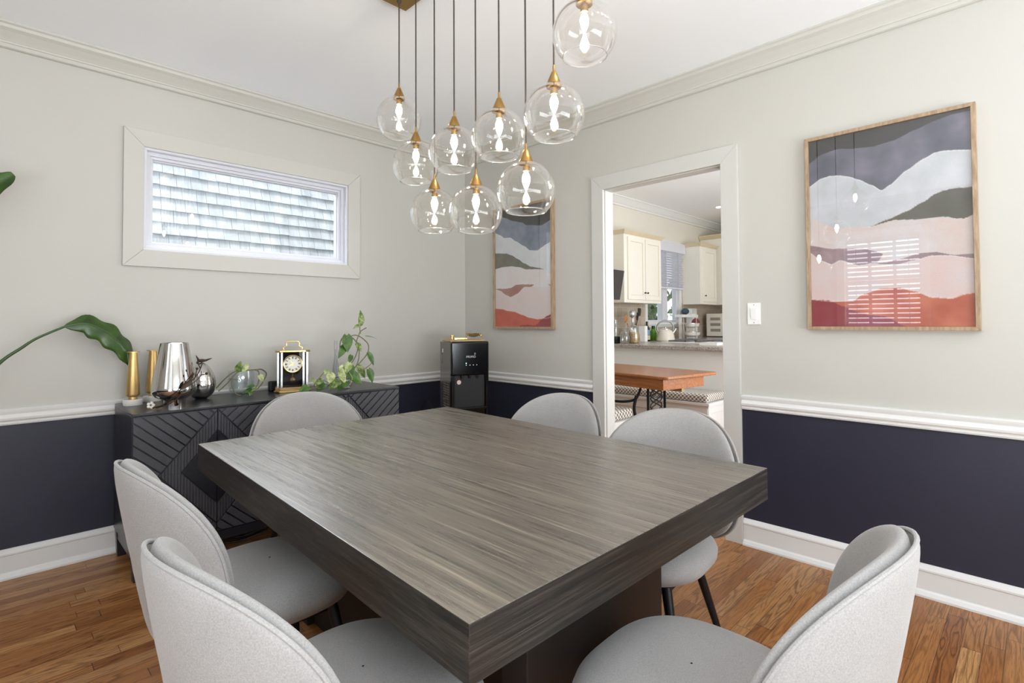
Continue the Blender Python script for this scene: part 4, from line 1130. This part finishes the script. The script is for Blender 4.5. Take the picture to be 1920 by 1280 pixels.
text('brand_lettering', 'PRIMO', 0.024, logo_m, wd, (0.158, -0.0055, 1.020), (radians(90), 0, 0))
dr = MB(); dr.tube(smoothpath([(0.186, -0.0052, 1.052), (0.192, -0.0052, 1.058), (0.196, -0.0052, 1.050), (0.190, -0.0052, 1.044), (0.186, -0.0052, 1.048)], 4), 0.0011, 6); dr.build('logo_drop', logo_m, wd)
text('side_lettering', 'PRIMO', 0.040, simple('side_logo', (118, 116, 116), 0.3), wd, (0.0035, 0.255, 1.03), (radians(90), radians(90), radians(-90)))
l1 = MB(); l1.box(0.116, 0.122, -0.0055, -0.003, 0.975, 0.982); l1.build('green_indicator', led_green, wd)
l2 = MB()
for x in (0.117, 0.148, 0.176, 0.204): l2.box(x, x + 0.0045, -0.0055, -0.003, 0.962, 0.966)
l2.build('indicator_dots', led_white, wd)
ft = MB()
for x in (0.03, Wd - 0.05):
    for y in (0.05, Dp - 0.05): ft.box(x, x + 0.02, y, y + 0.02, 0, 0.03)
ft.build('feet', black_matte, wd)
tag(wd, 'glossy black bottom-loading water dispenser standing in the room corner', 'water dispenser')
def on_disp(x, y): return wd.matrix_basis @ Vector((x, y, 0)) if False else Vector((2.53 + cos(radians(-20)) * x - sin(radians(-20)) * y, 3.19 + sin(radians(-20)) * x + cos(radians(-20)) * y, 0))
tr = MB(); tr.box(-0.150, 0.140, -0.105, 0.105, 0.0, 0.012); 
tro = tr.build('wooden_tray', tray_wood, None, 0.003); c_ = on_disp(0.155, 0.14); tro.location = (c_.x, c_.y, Ht); tro.rotation_euler = (0, 0, radians(-20))
tag(tro, 'flat pale wooden tray with gold rim on top of the water dispenser', 'tray')
cc = MB(); cc.lathe([(0, 0), (0.022, 0), (0.022, 0.003), (0.012, 0.006), (0.012, 0.028), (0.024, 0.031), (0.024, 0.036), (0.020, 0.036), (0.018, 0.033), (0, 0.033)], 32)
cco = cc.build('brass_candle_cup', brass); c_ = on_disp(0.04, 0.10); cco.location = (c_.x, c_.y, Ht + 0.012); tag(cco, 'small brass candle cup on the left of the dispenser tray', 'candle cup')
bk = MB().box(-0.055, 0.055, -0.04, 0.04, 0, 0.018).build('gold_box', gold, None, 0.003); c_ = on_disp(0.115, 0.14); bk.location = (c_.x, c_.y, Ht + 0.012); bk.rotation_euler = (0, 0, radians(-20)); tag(bk, 'low gold box in the middle of the dispenser tray', 'box')
sd = empty('shell_dish', (0, 0, 0)); c_ = on_disp(0.215, 0.09); sd.location = (c_.x, c_.y, Ht + 0.012); sd.rotation_euler = (0, 0, radians(-35))
d_ = MB(); pts = []
d_.lathe([(0, 0.020), (0.020, 0.022), (0.040, 0.032), (0.056, 0.050), (0.053, 0.051), (0.038, 0.036), (0, 0.026)], 36, 0, Matrix.Diagonal((1.15, 0.8, 1, 1))); d_.build('dish_bowl', silver, sd)
lgm = MB()
for a in (25, 150, 210, 335):
    lgm.tube([(0.030 * cos(radians(a)), 0.022 * sin(radians(a)), 0.030), (0.062 * cos(radians(a)), 0.045 * sin(radians(a)), 0.030), (0.064 * cos(radians(a)), 0.048 * sin(radians(a)), 0.0015)], 0.0016, 6)
lgm.ball((0.060, -0.01, 0.034), 0.012, 12, 8, 0, (1.2, 0.8, 0.7)); lgm.build('dish_legs', gold, sd)
tag(sd, 'small metal dish on thin legs at the right of the dispenser tray', 'dish')
cw = MB(); cw.tube(smoothpath([(2.62, 3.50, 0.50), (2.59, 3.60, 0.66), (2.575, 3.69, 0.40), (2.57, 3.735, 0.30)], 6), 0.004, 8)
cwo = cw.build('dispenser_cord', black_matte); tag(cwo, 'black power cord hanging behind the left side of the dispenser', 'cord')


# ================================================================ kitchen beyond the opening
KX0, KX1, KY0, KY1, KC = X1 + 0.085, 10.12, -0.20, 4.40, 3.13
struct(MB().box(KX0, KX1 + 0.1, KY0 - 0.1, KY1 + 0.12, KC, KC + 0.06).build('ceiling_kitchen', ceil_paint))
def kwall(name, boxes):
    m = MB()
    for b_ in boxes: m.box(*b_)
    return struct(m.build(name, kit_wall))
WX0, WX1, WZ0, WZ1 = 7.40, 8.44, 1.27, 2.56
kwall('wall_kitchen_left', [(KX0, WX0, KY1, KY1 + 0.12, 0, KC), (WX1, KX1, KY1, KY1 + 0.12, 0, KC), (WX0, WX1, KY1, KY1 + 0.12, 0, WZ0), (WX0, WX1, KY1, KY1 + 0.12, WZ1, KC)])
kwall('wall_kitchen_back', [(KX1, KX1 + 0.1, KY0, KY1 + 0.12, 0, KC)])
kwall('wall_kitchen_near', [(X1, KX0, Y1 + 0.14, KY1 + 0.12, 0, CEIL), (X1 + 0.02, KX0, KY0 - 0.1, KY1 + 0.12, CEIL + 0.08, KC + 0.06)])
kwall('wall_kitchen_right', [(KX0, 4.3, KY0 - 0.1, KY0, 0, KC), (8.5, KX1 + 0.1, KY0 - 0.1, KY0, 0, KC), (4.3, 8.5, KY0 - 0.1, KY0, 0, 0.3), (4.3, 8.5, KY0 - 0.1, KY0, 2.8, KC)])
kc = [(0, KC), (0.11, KC), (0.11, KC - 0.012), (0.095, KC - 0.022), (0.07, KC - 0.05), (0.045, KC - 0.08), (0.03, KC - 0.095), (0.022, KC - 0.10), (0.022, KC - 0.122), (0, KC - 0.126)]
run('trim_9', kc, (KX0, KY1), (KX1, KY1), (0, -1), trim_paint)
run('trim_10', kc, (KX1, KY1), (KX1, KY0), (-1, 0), trim_paint)
# window
w4 = MB(); casing(w4, 'x', KY1, -1, WX0, WX1, WZ0, WZ1, 0.07, 0.02)
w4.box(WX0 - 0.09, WX1 + 0.09, KY1 - 0.06, KY1, WZ0 - 0.035, WZ0)
kw = struct(w4.build('window_4', trim_paint), 'kitchen window above the counter')
f_ = MB(); ring(f_, WX0, WX1, WZ0, WZ1, 0.04, KY1 + 0.02, KY1 + 0.10); f_.box(7.90, 8.04, KY1 + 0.0, KY1 + 0.10, WZ0, WZ1); f_.box(8.06, 8.09, KY1 + 0.02, KY1 + 0.10, WZ0, WZ1)
f_.build('window_frame', vinyl, kw)
MB().box(WX0 + 0.04, WX1 - 0.04, KY1 + 0.055, KY1 + 0.060, WZ0 + 0.04, WZ1 - 0.04).build('window_pane', pane_glass, kw)
kb = MB()
kb.box(WX0 - 0.06, WX1 + 0.10, KY1 - 0.085, KY1 - 0.005, 2.44, 2.60)
for k in range(15):
    T = Matrix.Translation((0, KY1 - 0.045, 1.87 + k * 0.040)) @ Matrix.Rotation(radians(-32), 4, 'X'); kb.box(WX0 - 0.05, WX1 + 0.07, -0.024, 0.024, -0.0015, 0.0015, 0, T)
kb.box(WX0 - 0.05, WX1 + 0.07, KY1 - 0.07, KY1 - 0.02, 1.825, 1.850)
for x_ in (WX0 + 0.15, (WX0 + WX1) / 2, WX1 - 0.1): kb.box(x_ - 0.004, x_ + 0.004, KY1 - 0.072, KY1 - 0.070, 1.83, 2.45)
tag(kb.build('window_blind', vinyl), 'white slatted blind half lowered over the kitchen window', 'blind')
hg = MB()
for k in range(420):
    c_ = Vector((random.uniform(7.2, 12.5), random.uniform(6.2, 7.4), random.uniform(0.4, 2.3)))
    a_ = Vector((random.uniform(-1, 1), random.uniform(-1, 0.2), random.uniform(-0.6, 1))).normalized()
    leafblade(hg, c_, c_ + a_ * random.uniform(0.18, 0.34), (0, -1, 0.4), random.uniform(0.05, 0.10), 0.2, 3)
hg.box(7.0, 12.6, 7.2, 7.9, -0.3, 2.2)
tag(hg.build('hedge', hedge_m), 'dark green hedge seen through the kitchen window', 'hedge')
# tiles
bs = MB(); bs.box(KX0 + 0.5, WX0 - 0.07, KY1 - 0.008, KY1, 1.0, 1.56); bs.box(WX1 + 0.07, KX1, KY1 - 0.008, KY1, 1.0, 1.60); bs.box(WX0 - 0.07, WX1 + 0.07, KY1 - 0.008, KY1, 1.0, WZ0 - 0.036)
bs.box(KX1 - 0.008, KX1, 3.0, KY1 - 0.008, 1.0, 1.60)
struct(bs.build('wall_kitchen_tiles', tile_m))
# wall cabinets
def shaker(name, cab, along, x0, x1, z0, z1, face, knobside):
    m = MB(); o = face
    d = empty(name, (0, 0, 0)) if False else None
    fr_ = 0.062
    if along == 'x':
        m.box(x0, x1, o - 0.014, o, z0, z1, 0)
        m.box(x0, x0 + fr_, o - 0.022, o - 0.014, z0, z1, 0); m.box(x1 - fr_, x1, o - 0.022, o - 0.014, z0, z1, 0)
        m.box(x0 + fr_, x1 - fr_, o - 0.022, o - 0.014, z0, z0 + fr_, 0); m.box(x0 + fr_, x1 - fr_, o - 0.022, o - 0.014, z1 - fr_, z1, 0)
        g_ = 0.006
        m.box(x0 + fr_, x0 + fr_ + g_, o - 0.018, o - 0.014, z0 + fr_, z1 - fr_, 1); m.box(x1 - fr_ - g_, x1 - fr_, o - 0.018, o - 0.014, z0 + fr_, z1 - fr_, 1)
        m.box(x0 + fr_, x1 - fr_, o - 0.018, o - 0.014, z1 - fr_ - g_, z1 - fr_, 1); m.box(x0 + fr_, x1 - fr_, o - 0.018, o - 0.014, z0 + fr_, z0 + fr_ + g_, 1)
    dr_ = m.build('door', [cream, cream_edge], cab, 0.0015)
    kx = x1 - 0.03 if knobside == 'r' else x0 + 0.03
    kk = MB(); kk.lathe([(0, 0.028), (0.012, 0.026), (0.014, 0.020), (0.006, 0.012), (0.006, 0.0), (0, 0)], 14, 0, Matrix.Translation((kx, o - 0.022, z0 + 0.10)) @ Matrix.Rotation(radians(90), 4, 'X')); kk.build('knob', knob_m, dr_)
def wall_cabinet(x0, x1, z0, z1, doors, label):
    c_ = empty('wall_cabinet', (0, 0, 0)); FY = 4.065
    MB().box(x0, x1, FY, KY1 - 0.009, z0, z1).build('cabinet_body', cream, c_, 0.002)
    cm = MB(); cm.extrude_profile([(0, z1), (0.012, z1), (0.045, z1 + 0.045), (0.050, z1 + 0.055), (0, z1 + 0.055)], (x0 - 0.0, FY), (x1, FY), (0, -1), 0, (-1, -1))
    cm.extrude_profile([(0, z1), (0.012, z1), (0.045, z1 + 0.045), (0.050, z1 + 0.055), (0, z1 + 0.055)], (x0, KY1 - 0.009), (x0, FY), (-1, 0), 0, (0, -1)); cm.box(x0, x1, FY, KY1 - 0.009, z1, z1 + 0.05)
    cm.build('cabinet_crown', cream_edge, c_)
    for (a_, b_, ks) in doors: shaker('door', c_, 'x', a_, b_, z0 + 0.045, z1 - 0.03, FY, ks)
    tag(c_, label, 'cabinet', 'cream kitchen wall cabinets'); return c_
wall_cabinet(6.255, 7.255, 1.555, 2.510, [(6.33, 6.775, 'r'), (6.787, 7.225, 'l')], 'cream two-door wall cabinet left of the kitchen window')
wall_cabinet(8.560, 9.180, 1.575, 2.560, [(8.66, 9.15, 'l')], 'cream single-door wall cabinet right of the kitchen window')
tc_ = empty('corner_cabinet', (0, 0, 0))
MB().box(9.26, KX1 - 0.009, 2.9, KY1 - 0.009, 1.575, 2.76).build('cabinet_body', cream, tc_, 0.002)
m = MB(); m.extrude_profile([(0, 2.76), (0.012, 2.76), (0.06, 2.815), (0.065, 2.83), (0, 2.83)], (9.26, KY1 - 0.009), (9.26, 2.9), (-1, 0), 0, (0, -1)); m.box(9.26, KX1 - 0.009, 2.9, KY1 - 0.009, 2.76, 2.82); m.build('cabinet_crown', cream_edge, tc_)
m = MB()
for y_ in (2.93, 3.45): m.box(9.240, 9.26, y_, y_ + 0.49, 1.60, 2.73)
m.build('door', cream, tc_, 0.003)
tag(tc_, 'taller cream corner cabinet behind the single-door cabinet', 'cabinet')
# counters
pc = MB(); pc.box(5.86, 7.22, 0.6, KY1 - 0.009, 0.0, 0.955); pc.box(7.22, KX1 - 0.009, 3.82, KY1 - 0.009, 0, 0.955)
tag(pc.build('kitchen_base_cabinet', trim_paint), 'white panelled kitchen peninsula base behind the bench seat', 'cabinet')
ct = MB(); ct.prism([(5.78, 0.55), (7.30, 0.55), (7.30, 3.75), (KX1 - 0.009, 3.75), (KX1 - 0.009, KY1 - 0.009), (5.78, KY1 - 0.009)], 0.955, 1.0)
tag(ct.build('kitchen_countertop', granite_m, None, 0.006), 'speckled grey-brown stone kitchen countertop', 'countertop')
KZ = 1.0
cook = empty('cooktop', (6.90, 3.30, KZ))
MB().box(-0.34, 0.34, -0.42, 0.38, 0.0, 0.012).build('glass_plate', white_plastic, cook, 0.003)
for (a_, b_) in ((-0.16, -0.20), (0.16, -0.20), (-0.16, 0.18), (0.16, 0.18)):
    q = MB(); q.lathe([(0, 0.012), (0.055, 0.012), (0.055, 0.020), (0, 0.022)], 24, 0, Matrix.Translation((a_, b_, 0)))
    for k in range(4):
        T = Matrix.Translation((a_, b_, 0)) @ Matrix.Rotation(pi / 2 * k, 4, 'Z'); q.box(0.02, 0.125, -0.004, 0.004, 0.026, 0.034, 0, T); q.box(0.117, 0.125, -0.125, 0.125, 0.012, 0.034, 0, T)
    q.build('burner_grate', simple('grey_grate', (120, 120, 124), 0.4, 0.4), cook)
tag(cook, 'white cooktop with grey burner grates on the kitchen counter', 'cooktop')
pp_ = MB().box(-0.15, 0.15, -0.11, 0.11, 0, 0.03).build('paper_stack', white_plastic); pp_.location = (6.36, 2.86, KZ); tag(pp_, 'white stack of papers at the right end of the visible counter', 'papers')
# counter-top things
j = empty('cereal_jar', (6.19, 3.885, KZ))
MB().lathe([(0, 0), (0.070, 0), (0.082, 0.012), (0.087, 0.05), (0.085, 0.11), (0.068, 0.165), (0.060, 0.18), (0.063, 0.20), (0.060, 0.20), (0.056, 0.18), (0.081, 0.11), (0.083, 0.05), (0.07, 0.006), (0, 0.006)], 40).build('jar', jar_glass, j)
MB().lathe([(0, 0.007), (0.070, 0.009), (0.080, 0.03), (0.082, 0.06), (0.079, 0.11), (0.066, 0.145), (0, 0.150)], 36).build('cereal', cereal_m, j)
MB().lathe([(0, 0.20), (0.066, 0.20), (0.070, 0.21), (0.066, 0.225), (0.03, 0.24), (0.016, 0.245), (0.014, 0.258), (0, 0.262)], 36).build('glass_lid', jar_glass, j)
tag(j, 'round glass jar filled with golden cereal on the kitchen counter', 'jar')
o = MB().lathe([(0, 0), (0.050, 0), (0.053, 0.01), (0.053, 0.24), (0.040, 0.27), (0.044, 0.29), (0.044, 0.315), (0.040, 0.315), (0.036, 0.27), (0.050, 0.24), (0.049, 0.008), (0, 0.006)], 36).build('tall_glass_jar', jar_glass); o.location = (6.09, 4.12, KZ); tag(o, 'tall empty glass jar at the left edge of the visible counter', 'jar')
o = MB().lathe([(0, 0), (0.055, 0), (0.066, 0.03), (0.066, 0.10), (0.05, 0.13), (0.05, 0.15), (0.018, 0.165), (0.014, 0.19), (0, 0.192), (0, 0.16), (0.046, 0.13), (0.062, 0.10), (0.062, 0.03), (0.05, 0.006), (0, 0.006)], 32).build('glass_teapot', jar_glass); o.location = (6.03, 3.92, KZ); tag(o, 'low lidded glass pot between black canister and cereal jar', 'glass pot')
o = MB().box(-0.09, 0.09, -0.10, 0.10, 0, 0.095).build('black_canister', black_plastic, None, 0.012); o.location = (5.93, 4.08, KZ); tag(o, 'black box-shaped canister at the far left of the counter', 'canister')
cr = empty('utensil_crock', (6.52, 4.12, KZ))
MB().lathe([(0, 0), (0.06, 0), (0.064, 0.006), (0.066, 0.20), (0.062, 0.20), (0.060, 0.01), (0, 0.01)], 32).build('crock', white_marble, cr)
tag(cr, 'white crock behind the cereal jar holding cooking utensils', 'crock')
def utensil(name, tip, mat, kind, label):
    m = MB(); B_ = Vector((6.52 + random.uniform(-0.03, 0.03), 4.12 + random.uniform(-0.02, 0.02), KZ + 0.02)); Tp = Vector(tip)
    d_ = (Tp - B_); m.tube([B_, B_ + d_ * 0.8], 0.006, 8)
    if kind == 'spoon': m.ball(tuple(Tp), 0.045, 16, 10, 0, (0.85, 0.25, 1.25))
    elif kind == 'ladle': m.ball(tuple(Tp), 0.060, 18, 12, 0, (1.1, 0.8, 0.95))
    else:
        m.prism([(-0.028, -0.05), (0.028, -0.05), (0.042, 0.02), (0.036, 0.06), (-0.036, 0.06), (-0.042, 0.02)], -0.003, 0.003, 0, Matrix.Translation(Tp) @ Matrix.Rotation(radians(90), 4, 'X') @ Matrix.Rotation(random.uniform(-0.3, 0.3), 4, 'Z'))
        m.tube([B_ + d_ * 0.75, Tp], 0.006, 8)
    tag(m.build(name, mat), label, 'utensil', 'utensils in the kitchen crock')
utensil('wooden_spoon', (6.31, 4.08, 1.325), spoon_wood, 'spoon', 'wooden spoon leaning left in the utensil crock')
utensil('wooden_spoon', (6.57, 4.10, 1.335), spoon_wood, 'spoon', 'wooden spoon leaning right in the utensil crock')
utensil('ladle', (6.49, 4.08, 1.395), silver_frame, 'ladle', 'steel ladle standing highest in the utensil crock')
utensil('serving_spoon', (6.45, 4.04, 1.30), silver_frame, 'spoon', 'steel spoon in the middle of the utensil crock')
utensil('black_spatula', (6.66, 4.08, 1.42), black_matte, 'spat', 'tall black slotted spatula in the utensil crock')
utensil('black_turner', (6.74, 4.17, 1.36), black_matte, 'spat', 'shorter black turner at the right of the utensil crock')
o = MB().box(-0.035, 0.035, -0.05, 0.05, 0, 0.225).build('white_carton', white_plastic, None, 0.004); o.location = (6.66, 4.02, KZ); tag(o, 'narrow white carton right of the cereal jar', 'carton')
b_ = empty('oil_bottle', (6.95, 4.13, KZ))
MB().lathe([(0, 0), (0.040, 0), (0.043, 0.006), (0.043, 0.17), (0.034, 0.20), (0.016, 0.225), (0.016, 0.27), (0.019, 0.272), (0.019, 0.288), (0, 0.288)], 28).build('bottle', simple('dark_green_glass', (30, 46, 34), 0.1), b_)
MB().lathe([(0.0438, 0.09), (0.0442, 0.09), (0.0442, 0.165), (0.0438, 0.165)], 28).build('blue_label', simple('label_blue', (110, 150, 180), 0.5), b_)
MB().lathe([(0.0438, 0.02), (0.0442, 0.02), (0.0442, 0.085), (0.0438, 0.085)], 28).build('cream_label', simple('label_cream', (206, 190, 150), 0.5), b_)
tag(b_, 'dark oil bottle with blue and cream label', 'bottle')
b_ = empty('green_bottle', (7.18, 4.16, KZ))
MB().lathe([(0, 0), (0.048, 0), (0.052, 0.008), (0.052, 0.12), (0.03, 0.17), (0.020, 0.18), (0.020, 0.215), (0, 0.215)], 28).build('bottle', simple('bright_green_plastic', (92, 150, 40), 0.25), b_)
MB().lathe([(0.021, 0.175), (0.026, 0.175), (0.026, 0.222), (0, 0.222)], 24).build('cap', simple('dark_green_cap', (24, 60, 30), 0.4), b_)
tag(b_, 'bright green bottle with dark cap left of the kettle', 'bottle')
k_ = empty('kettle', (7.11, 3.92, KZ), radians(-45))
MB().lathe([(0, 0), (0.128, 0), (0.134, 0.006), (0.132, 0.03), (0.118, 0.10), (0.098, 0.145), (0.075, 0.165), (0.060, 0.170), (0, 0.172)], 48).build('kettle_body', simple('cream_enamel', (226, 220, 204), 0.2), k_)
MB().lathe([(0.056, 0.168), (0.056, 0.176), (0.03, 0.186), (0.012, 0.188), (0.012, 0.200), (0.018, 0.206), (0.010, 0.214), (0, 0.215)], 32).build('lid', silver_frame, k_)
q = MB(); q.tube(smoothpath([(-0.105, 0, 0.13), (-0.125, 0, 0.20), (-0.085, 0, 0.27), (0, 0, 0.298), (0.085, 0, 0.27), (0.120, 0, 0.20), (0.100, 0, 0.14)], 8), 0.012, 12); q.build('kettle_handle', simple('grey_handle', (150, 148, 146), 0.3, 0.5), k_)
q = MB(); q.tube([(0.10, 0, 0.11), (0.135, 0, 0.155), (0.155, 0, 0.185)], [0.032, 0.024, 0.018], 16); q.build('spout', simple('grey_spout', (160, 158, 156), 0.25, 0.5), k_)
tag(k_, 'cream enamel whistling kettle with arched grey handle', 'kettle')
fb = empty('fruit_stand', (8.22, 4.05, KZ))
q = MB()
for z_, rr_ in ((0.06, 0.155), (0.20, 0.145)):
    pts = [Vector((rr_ * cos(2 * pi * a / 32), 0.8 * rr_ * sin(2 * pi * a / 32), z_ + 0.055)) for a in range(33)]; q.tube(pts, 0.004, 6, 0, False)
for a in (0.2, 2.2, 4.2): q.tube([(0.155 * cos(a), 0.124 * sin(a), 0.002), (0.155 * cos(a), 0.124 * sin(a), 0.34)], 0.004, 6)
q.build('wire_frame', silver_frame, fb)
for z_, rr_ in ((0.03, 0.150), (0.175, 0.140)):
    MB().lathe([(0, 0), (rr_ * 0.55, 0.002), (rr_ * 0.88, 0.03), (rr_, 0.075), (rr_ * 0.96, 0.075), (rr_ * 0.84, 0.034), (rr_ * 0.5, 0.010), (0, 0.008)], 32, 0, Matrix.Translation((0, 0, z_)) @ Matrix.Diagonal((1, 0.8, 1, 1))).build('basket_bowl', white_marble, fb)
tag(fb, 'two-tier stand with white bowls near the kitchen window', 'fruit stand')
o = MB().ball((0, 0, 0.075), 0.075, 20, 14, 0, (1.0, 0.9, 1.0)).build('red_onion', simple('dark_red_skin', (120, 52, 56), 0.35)); o.location = (8.31, 4.03, KZ + 0.187); tag(o, 'large dark red fruit in the upper bowl of the stand', 'fruit')
o = MB().ball((0, 0, 0.05), 0.05, 16, 12).build('pale_fruit', simple('pale_fruit_skin', (214, 184, 150), 0.5)); o.location = (8.16, 4.05, KZ + 0.04); tag(o, 'pale fruit in the lower bowl of the stand', 'fruit')
rk_ = empty('shelf_riser', (8.62, 4.26, KZ))
q = MB(); q.box(-0.42, 0.14, -0.055, 0.09, 0.352, 0.400); q.build('shelf_board', white_plastic, rk_, 0.004)
for a_, b_, c_, d_ in ((-0.03, 0.00, -0.05, 0.08), (0.09, 0.12, -0.05, 0.08), (-0.41, -0.385, -0.02, 0.02)): MB().box(a_, b_, c_, d_, 0, 0.352).build('shelf_support', white_plastic, rk_)
tag(rk_, 'white countertop shelf standing over the fruit stand', 'shelf')
o = MB().ball((0, 0, 0.055), 0.055, 20, 12, 0, (1.7, 1.0, 1.0)).build('dark_blue_pouch', simple('slate_blue_cloth', (62, 76, 90), 0.6)); o.location = (8.42, 4.27, KZ + 0.400); tag(o, 'dark blue rounded pouch on the white countertop shelf', 'pouch')
o = MB(); o.box(-0.09, 0.09, -0.06, 0.06, 0, 0.012); ring_ = o; o.box(-0.09, -0.082, -0.06, 0.06, 0.012, 0.095); o.box(0.082, 0.09, -0.06, 0.06, 0.012, 0.095); o.box(-0.09, 0.09, -0.06, 0.06, 0.095, 0.103)
o = o.build('small_white_rack', white_plastic); o.location = (8.64, 4.275, KZ + 0.400); tag(o, 'small open white rack at the right on the countertop shelf', 'rack')
to_ = empty('toaster_oven', (9.45, 4.12, KZ))
MB().box(-0.22, 0.22, -0.16, 0.16, 0.015, 0.42).build('oven_body', simple('cream_appliance', (230, 226, 214), 0.3), to_, 0.012)
MB().box(-0.15, 0.13, -0.166, -0.160, 0.06, 0.36).build('oven_door', simple('dark_oven_glass', (86, 84, 80), 0.15), to_)
MB().box(-0.24, -0.16, -0.20, -0.16, 0.0, 0.015).build('oven_foot', black_matte, to_)
q = MB()
for z_ in (0.10, 0.20, 0.30): q.box(-0.225, -0.2205, -0.10, 0.08, z_, z_ + 0.05)
q.build('side_grille', simple('grille_grey', (150, 146, 138), 0.5), to_)
tag(to_, 'cream toaster oven in the kitchen corner, partly hidden by the door casing', 'toaster oven')
tv = empty('wall_television', (5.9, 4.2, 1.8))
q = MB()
vs = [(-0.55, -0.16, 0.20), (0.267, -0.20, 0.18), (-0.03, -0.32, -0.225), (-0.62, -0.28, -0.22)]
q.add([Vector(p_) for p_ in vs] + [Vector(p_) + Vector((0, 0.04, 0)) for p_ in vs], [(3, 2, 1, 0), (4, 5, 6, 7), (0, 1, 5, 4), (1, 2, 6, 5), (2, 3, 7, 6), (3, 0, 4, 7)])
q.build('screen', simple('television_screen', (62, 58, 56), 0.25), tv, 0.004)
MB().box(-0.20, -0.14, -0.20, 0.192, -0.03, 0.03).build('wall_bracket', black_matte, tv)
tag(tv, 'black tilted television on a bracket left of the cream cabinets', 'television')
q = MB(); q.tube(smoothpath([(6.20, 4.385, 1.56), (6.28, 4.380, 1.48), (6.27, 4.380, 1.38), (6.24, 4.380, 1.22), (6.24, 4.37, 1.004)], 6), 0.004, 6); tag(q.build('appliance_cord', black_matte), 'thin black cord hanging over the backsplash tiles', 'cord')
# downlights
for x_, y_, lab_ in ((8.4, 3.65, 'round recessed ceiling light nearest the kitchen window cabinets'), (5.2, 2.0, 'round recessed ceiling light above the breakfast nook'), (7.1, 1.6, 'round recessed ceiling light above the kitchen peninsula')):
    d_ = empty('recessed_downlight', (x_, y_, KC))
    MB().lathe([(0.05, -0.002), (0.085, -0.006), (0.085, 0.0), (0.05, 0.0)], 32).build('trim_ring', white_plastic, d_)
    MB().lathe([(0, -0.004), (0.05, -0.004), (0.05, -0.001), (0, -0.001)], 32).build('lens', downlight_m, d_)
    tag(d_, lab_, 'ceiling light', 'recessed kitchen ceiling lights')
# breakfast nook table on cast-iron treadle legs
kt = empty('breakfast_table', (4.094, 2.271, 0), radians(-9))
def rr_poly(x0, x1, y0, y1, r_, n=6):
    out = []
    for cx, cy_, a0 in ((x1 - r_, y0 + r_, -90), (x1 - r_, y1 - r_, 0), (x0 + r_, y1 - r_, 90), (x0 + r_, y0 + r_, 180)):
        for i in range(n + 1): a = radians(a0 + 90 * i / n); out.append((cx + r_ * cos(a), cy_ + r_ * sin(a)))
    return out
MB().prism(rr_poly(-0.01, 0.76, -0.02, 1.62, 0.05), 0.795, 0.822).build('tabletop', cherry_m, kt, 0.008, 3)
MB().box(0.02, 0.60, 0.03, 1.55, 0.700, 0.795).build('apron', cherry_m, kt, 0.002)
def iron_end(yy):
    q = MB()
    for x_ in (0.22, 0.46): q.tube([(x_, yy, 0.700), (x_, yy, 0.02)], 0.013, 10)
    for z_ in (0.68, 0.36, 0.04): q.tube([(0.22, yy, z_), (0.46, yy, z_)], 0.010, 8)
    for s_ in (0, 1):
        for ph_ in (0, 1):
            pts = [(0.22 + 0.24 * (0.5 + 0.36 * cos(pi * (t_ / 8) * 2 + pi * ph_ + (pi / 3 if s_ else 0))), yy + 0.004 * s_, 0.68 - 0.64 * t_ / 24) for t_ in range(25)]
            q.tube(pts, 0.0065, 8)
    q.tube([(0.08, yy, 0.014), (0.60, yy, 0.014)], 0.014, 8)
    return q.build('iron_leg', black_iron, kt)
iron_end(0.36); iron_end(1.25)
q = MB(); q.tube(smoothpath([(0.20, 0.42, 0.70), (0.17, 0.43, 0.62), (0.13, 0.45, 0.565), (0.05, 0.55, 0.545), (0.02, 0.80, 0.55), (0.02, 1.20, 0.55)], 8), 0.012, 10); q.tube(smoothpath([(0.15, 0.44, 0.60), (0.12, 0.44, 0.50), (0.13, 0.43, 0.40), (0.18, 0.42, 0.25), (0.16, 0.42, 0.02)], 8), 0.015, 10)
q.build('treadle_bracket', black_iron, kt)
q = MB().box(0.30, 0.34, 0.05, 1.5, 0.665, 0.700).build('support_slat', tray_wood, kt)
tag(kt, 'small breakfast table with reddish wood top on black cast-iron legs', 'table')
def bench(x0, x1, y0, y1, label, clabel):
    b_ = empty('storage_bench', (x0, y0, 0))
    w_, l_ = x1 - x0, y1 - y0
    q = MB(); q.box(0, w_, 0, l_, 0, 0.41); q.build('bench_base', trim_paint, b_)
    q = MB(); q.box(-0.022, w_, -0.022, l_, 0.395, 0.425); q.box(-0.012, w_, -0.012, l_, 0.375, 0.395); q.build('bench_lid', trim_paint, b_, 0.003)
    q = MB(); q.box(-0.008, 0, 0.0, 0.06, 0, 0.375); q.box(-0.008, 0, 0.06, l_, 0.30, 0.375); q.box(-0.008, 0, 0.06, l_, 0, 0.09); q.box(0, 0.06, -0.008, 0, 0, 0.375); q.box(w_ - 0.06, w_, -0.008, 0, 0, 0.375); q.box(0.06, w_ - 0.06, -0.008, 0, 0.31, 0.375)
    q.build('bench_panel_frame', trim_paint, b_, 0.002)
    tag(b_, label, 'bench')
    c_ = MB().box(-0.01, w_ - 0.004, 0.0, l_, 0, 0.088).build('seat_cushion', tweed_m, None, 0.030, 4); c_.location = (x0, y0, 0.4265); tag(c_, clabel, 'cushion')
bench(5.405, 5.858, 2.50, 4.35, 'white built-in bench against the kitchen peninsula', 'grey woven cushion on the far bench behind the iron table legs')
bench(3.74, 4.17, 2.62, 4.30, 'white built-in bench nearest the doorway, left side', 'beige woven cushion on the nearer bench at the left of the doorway')
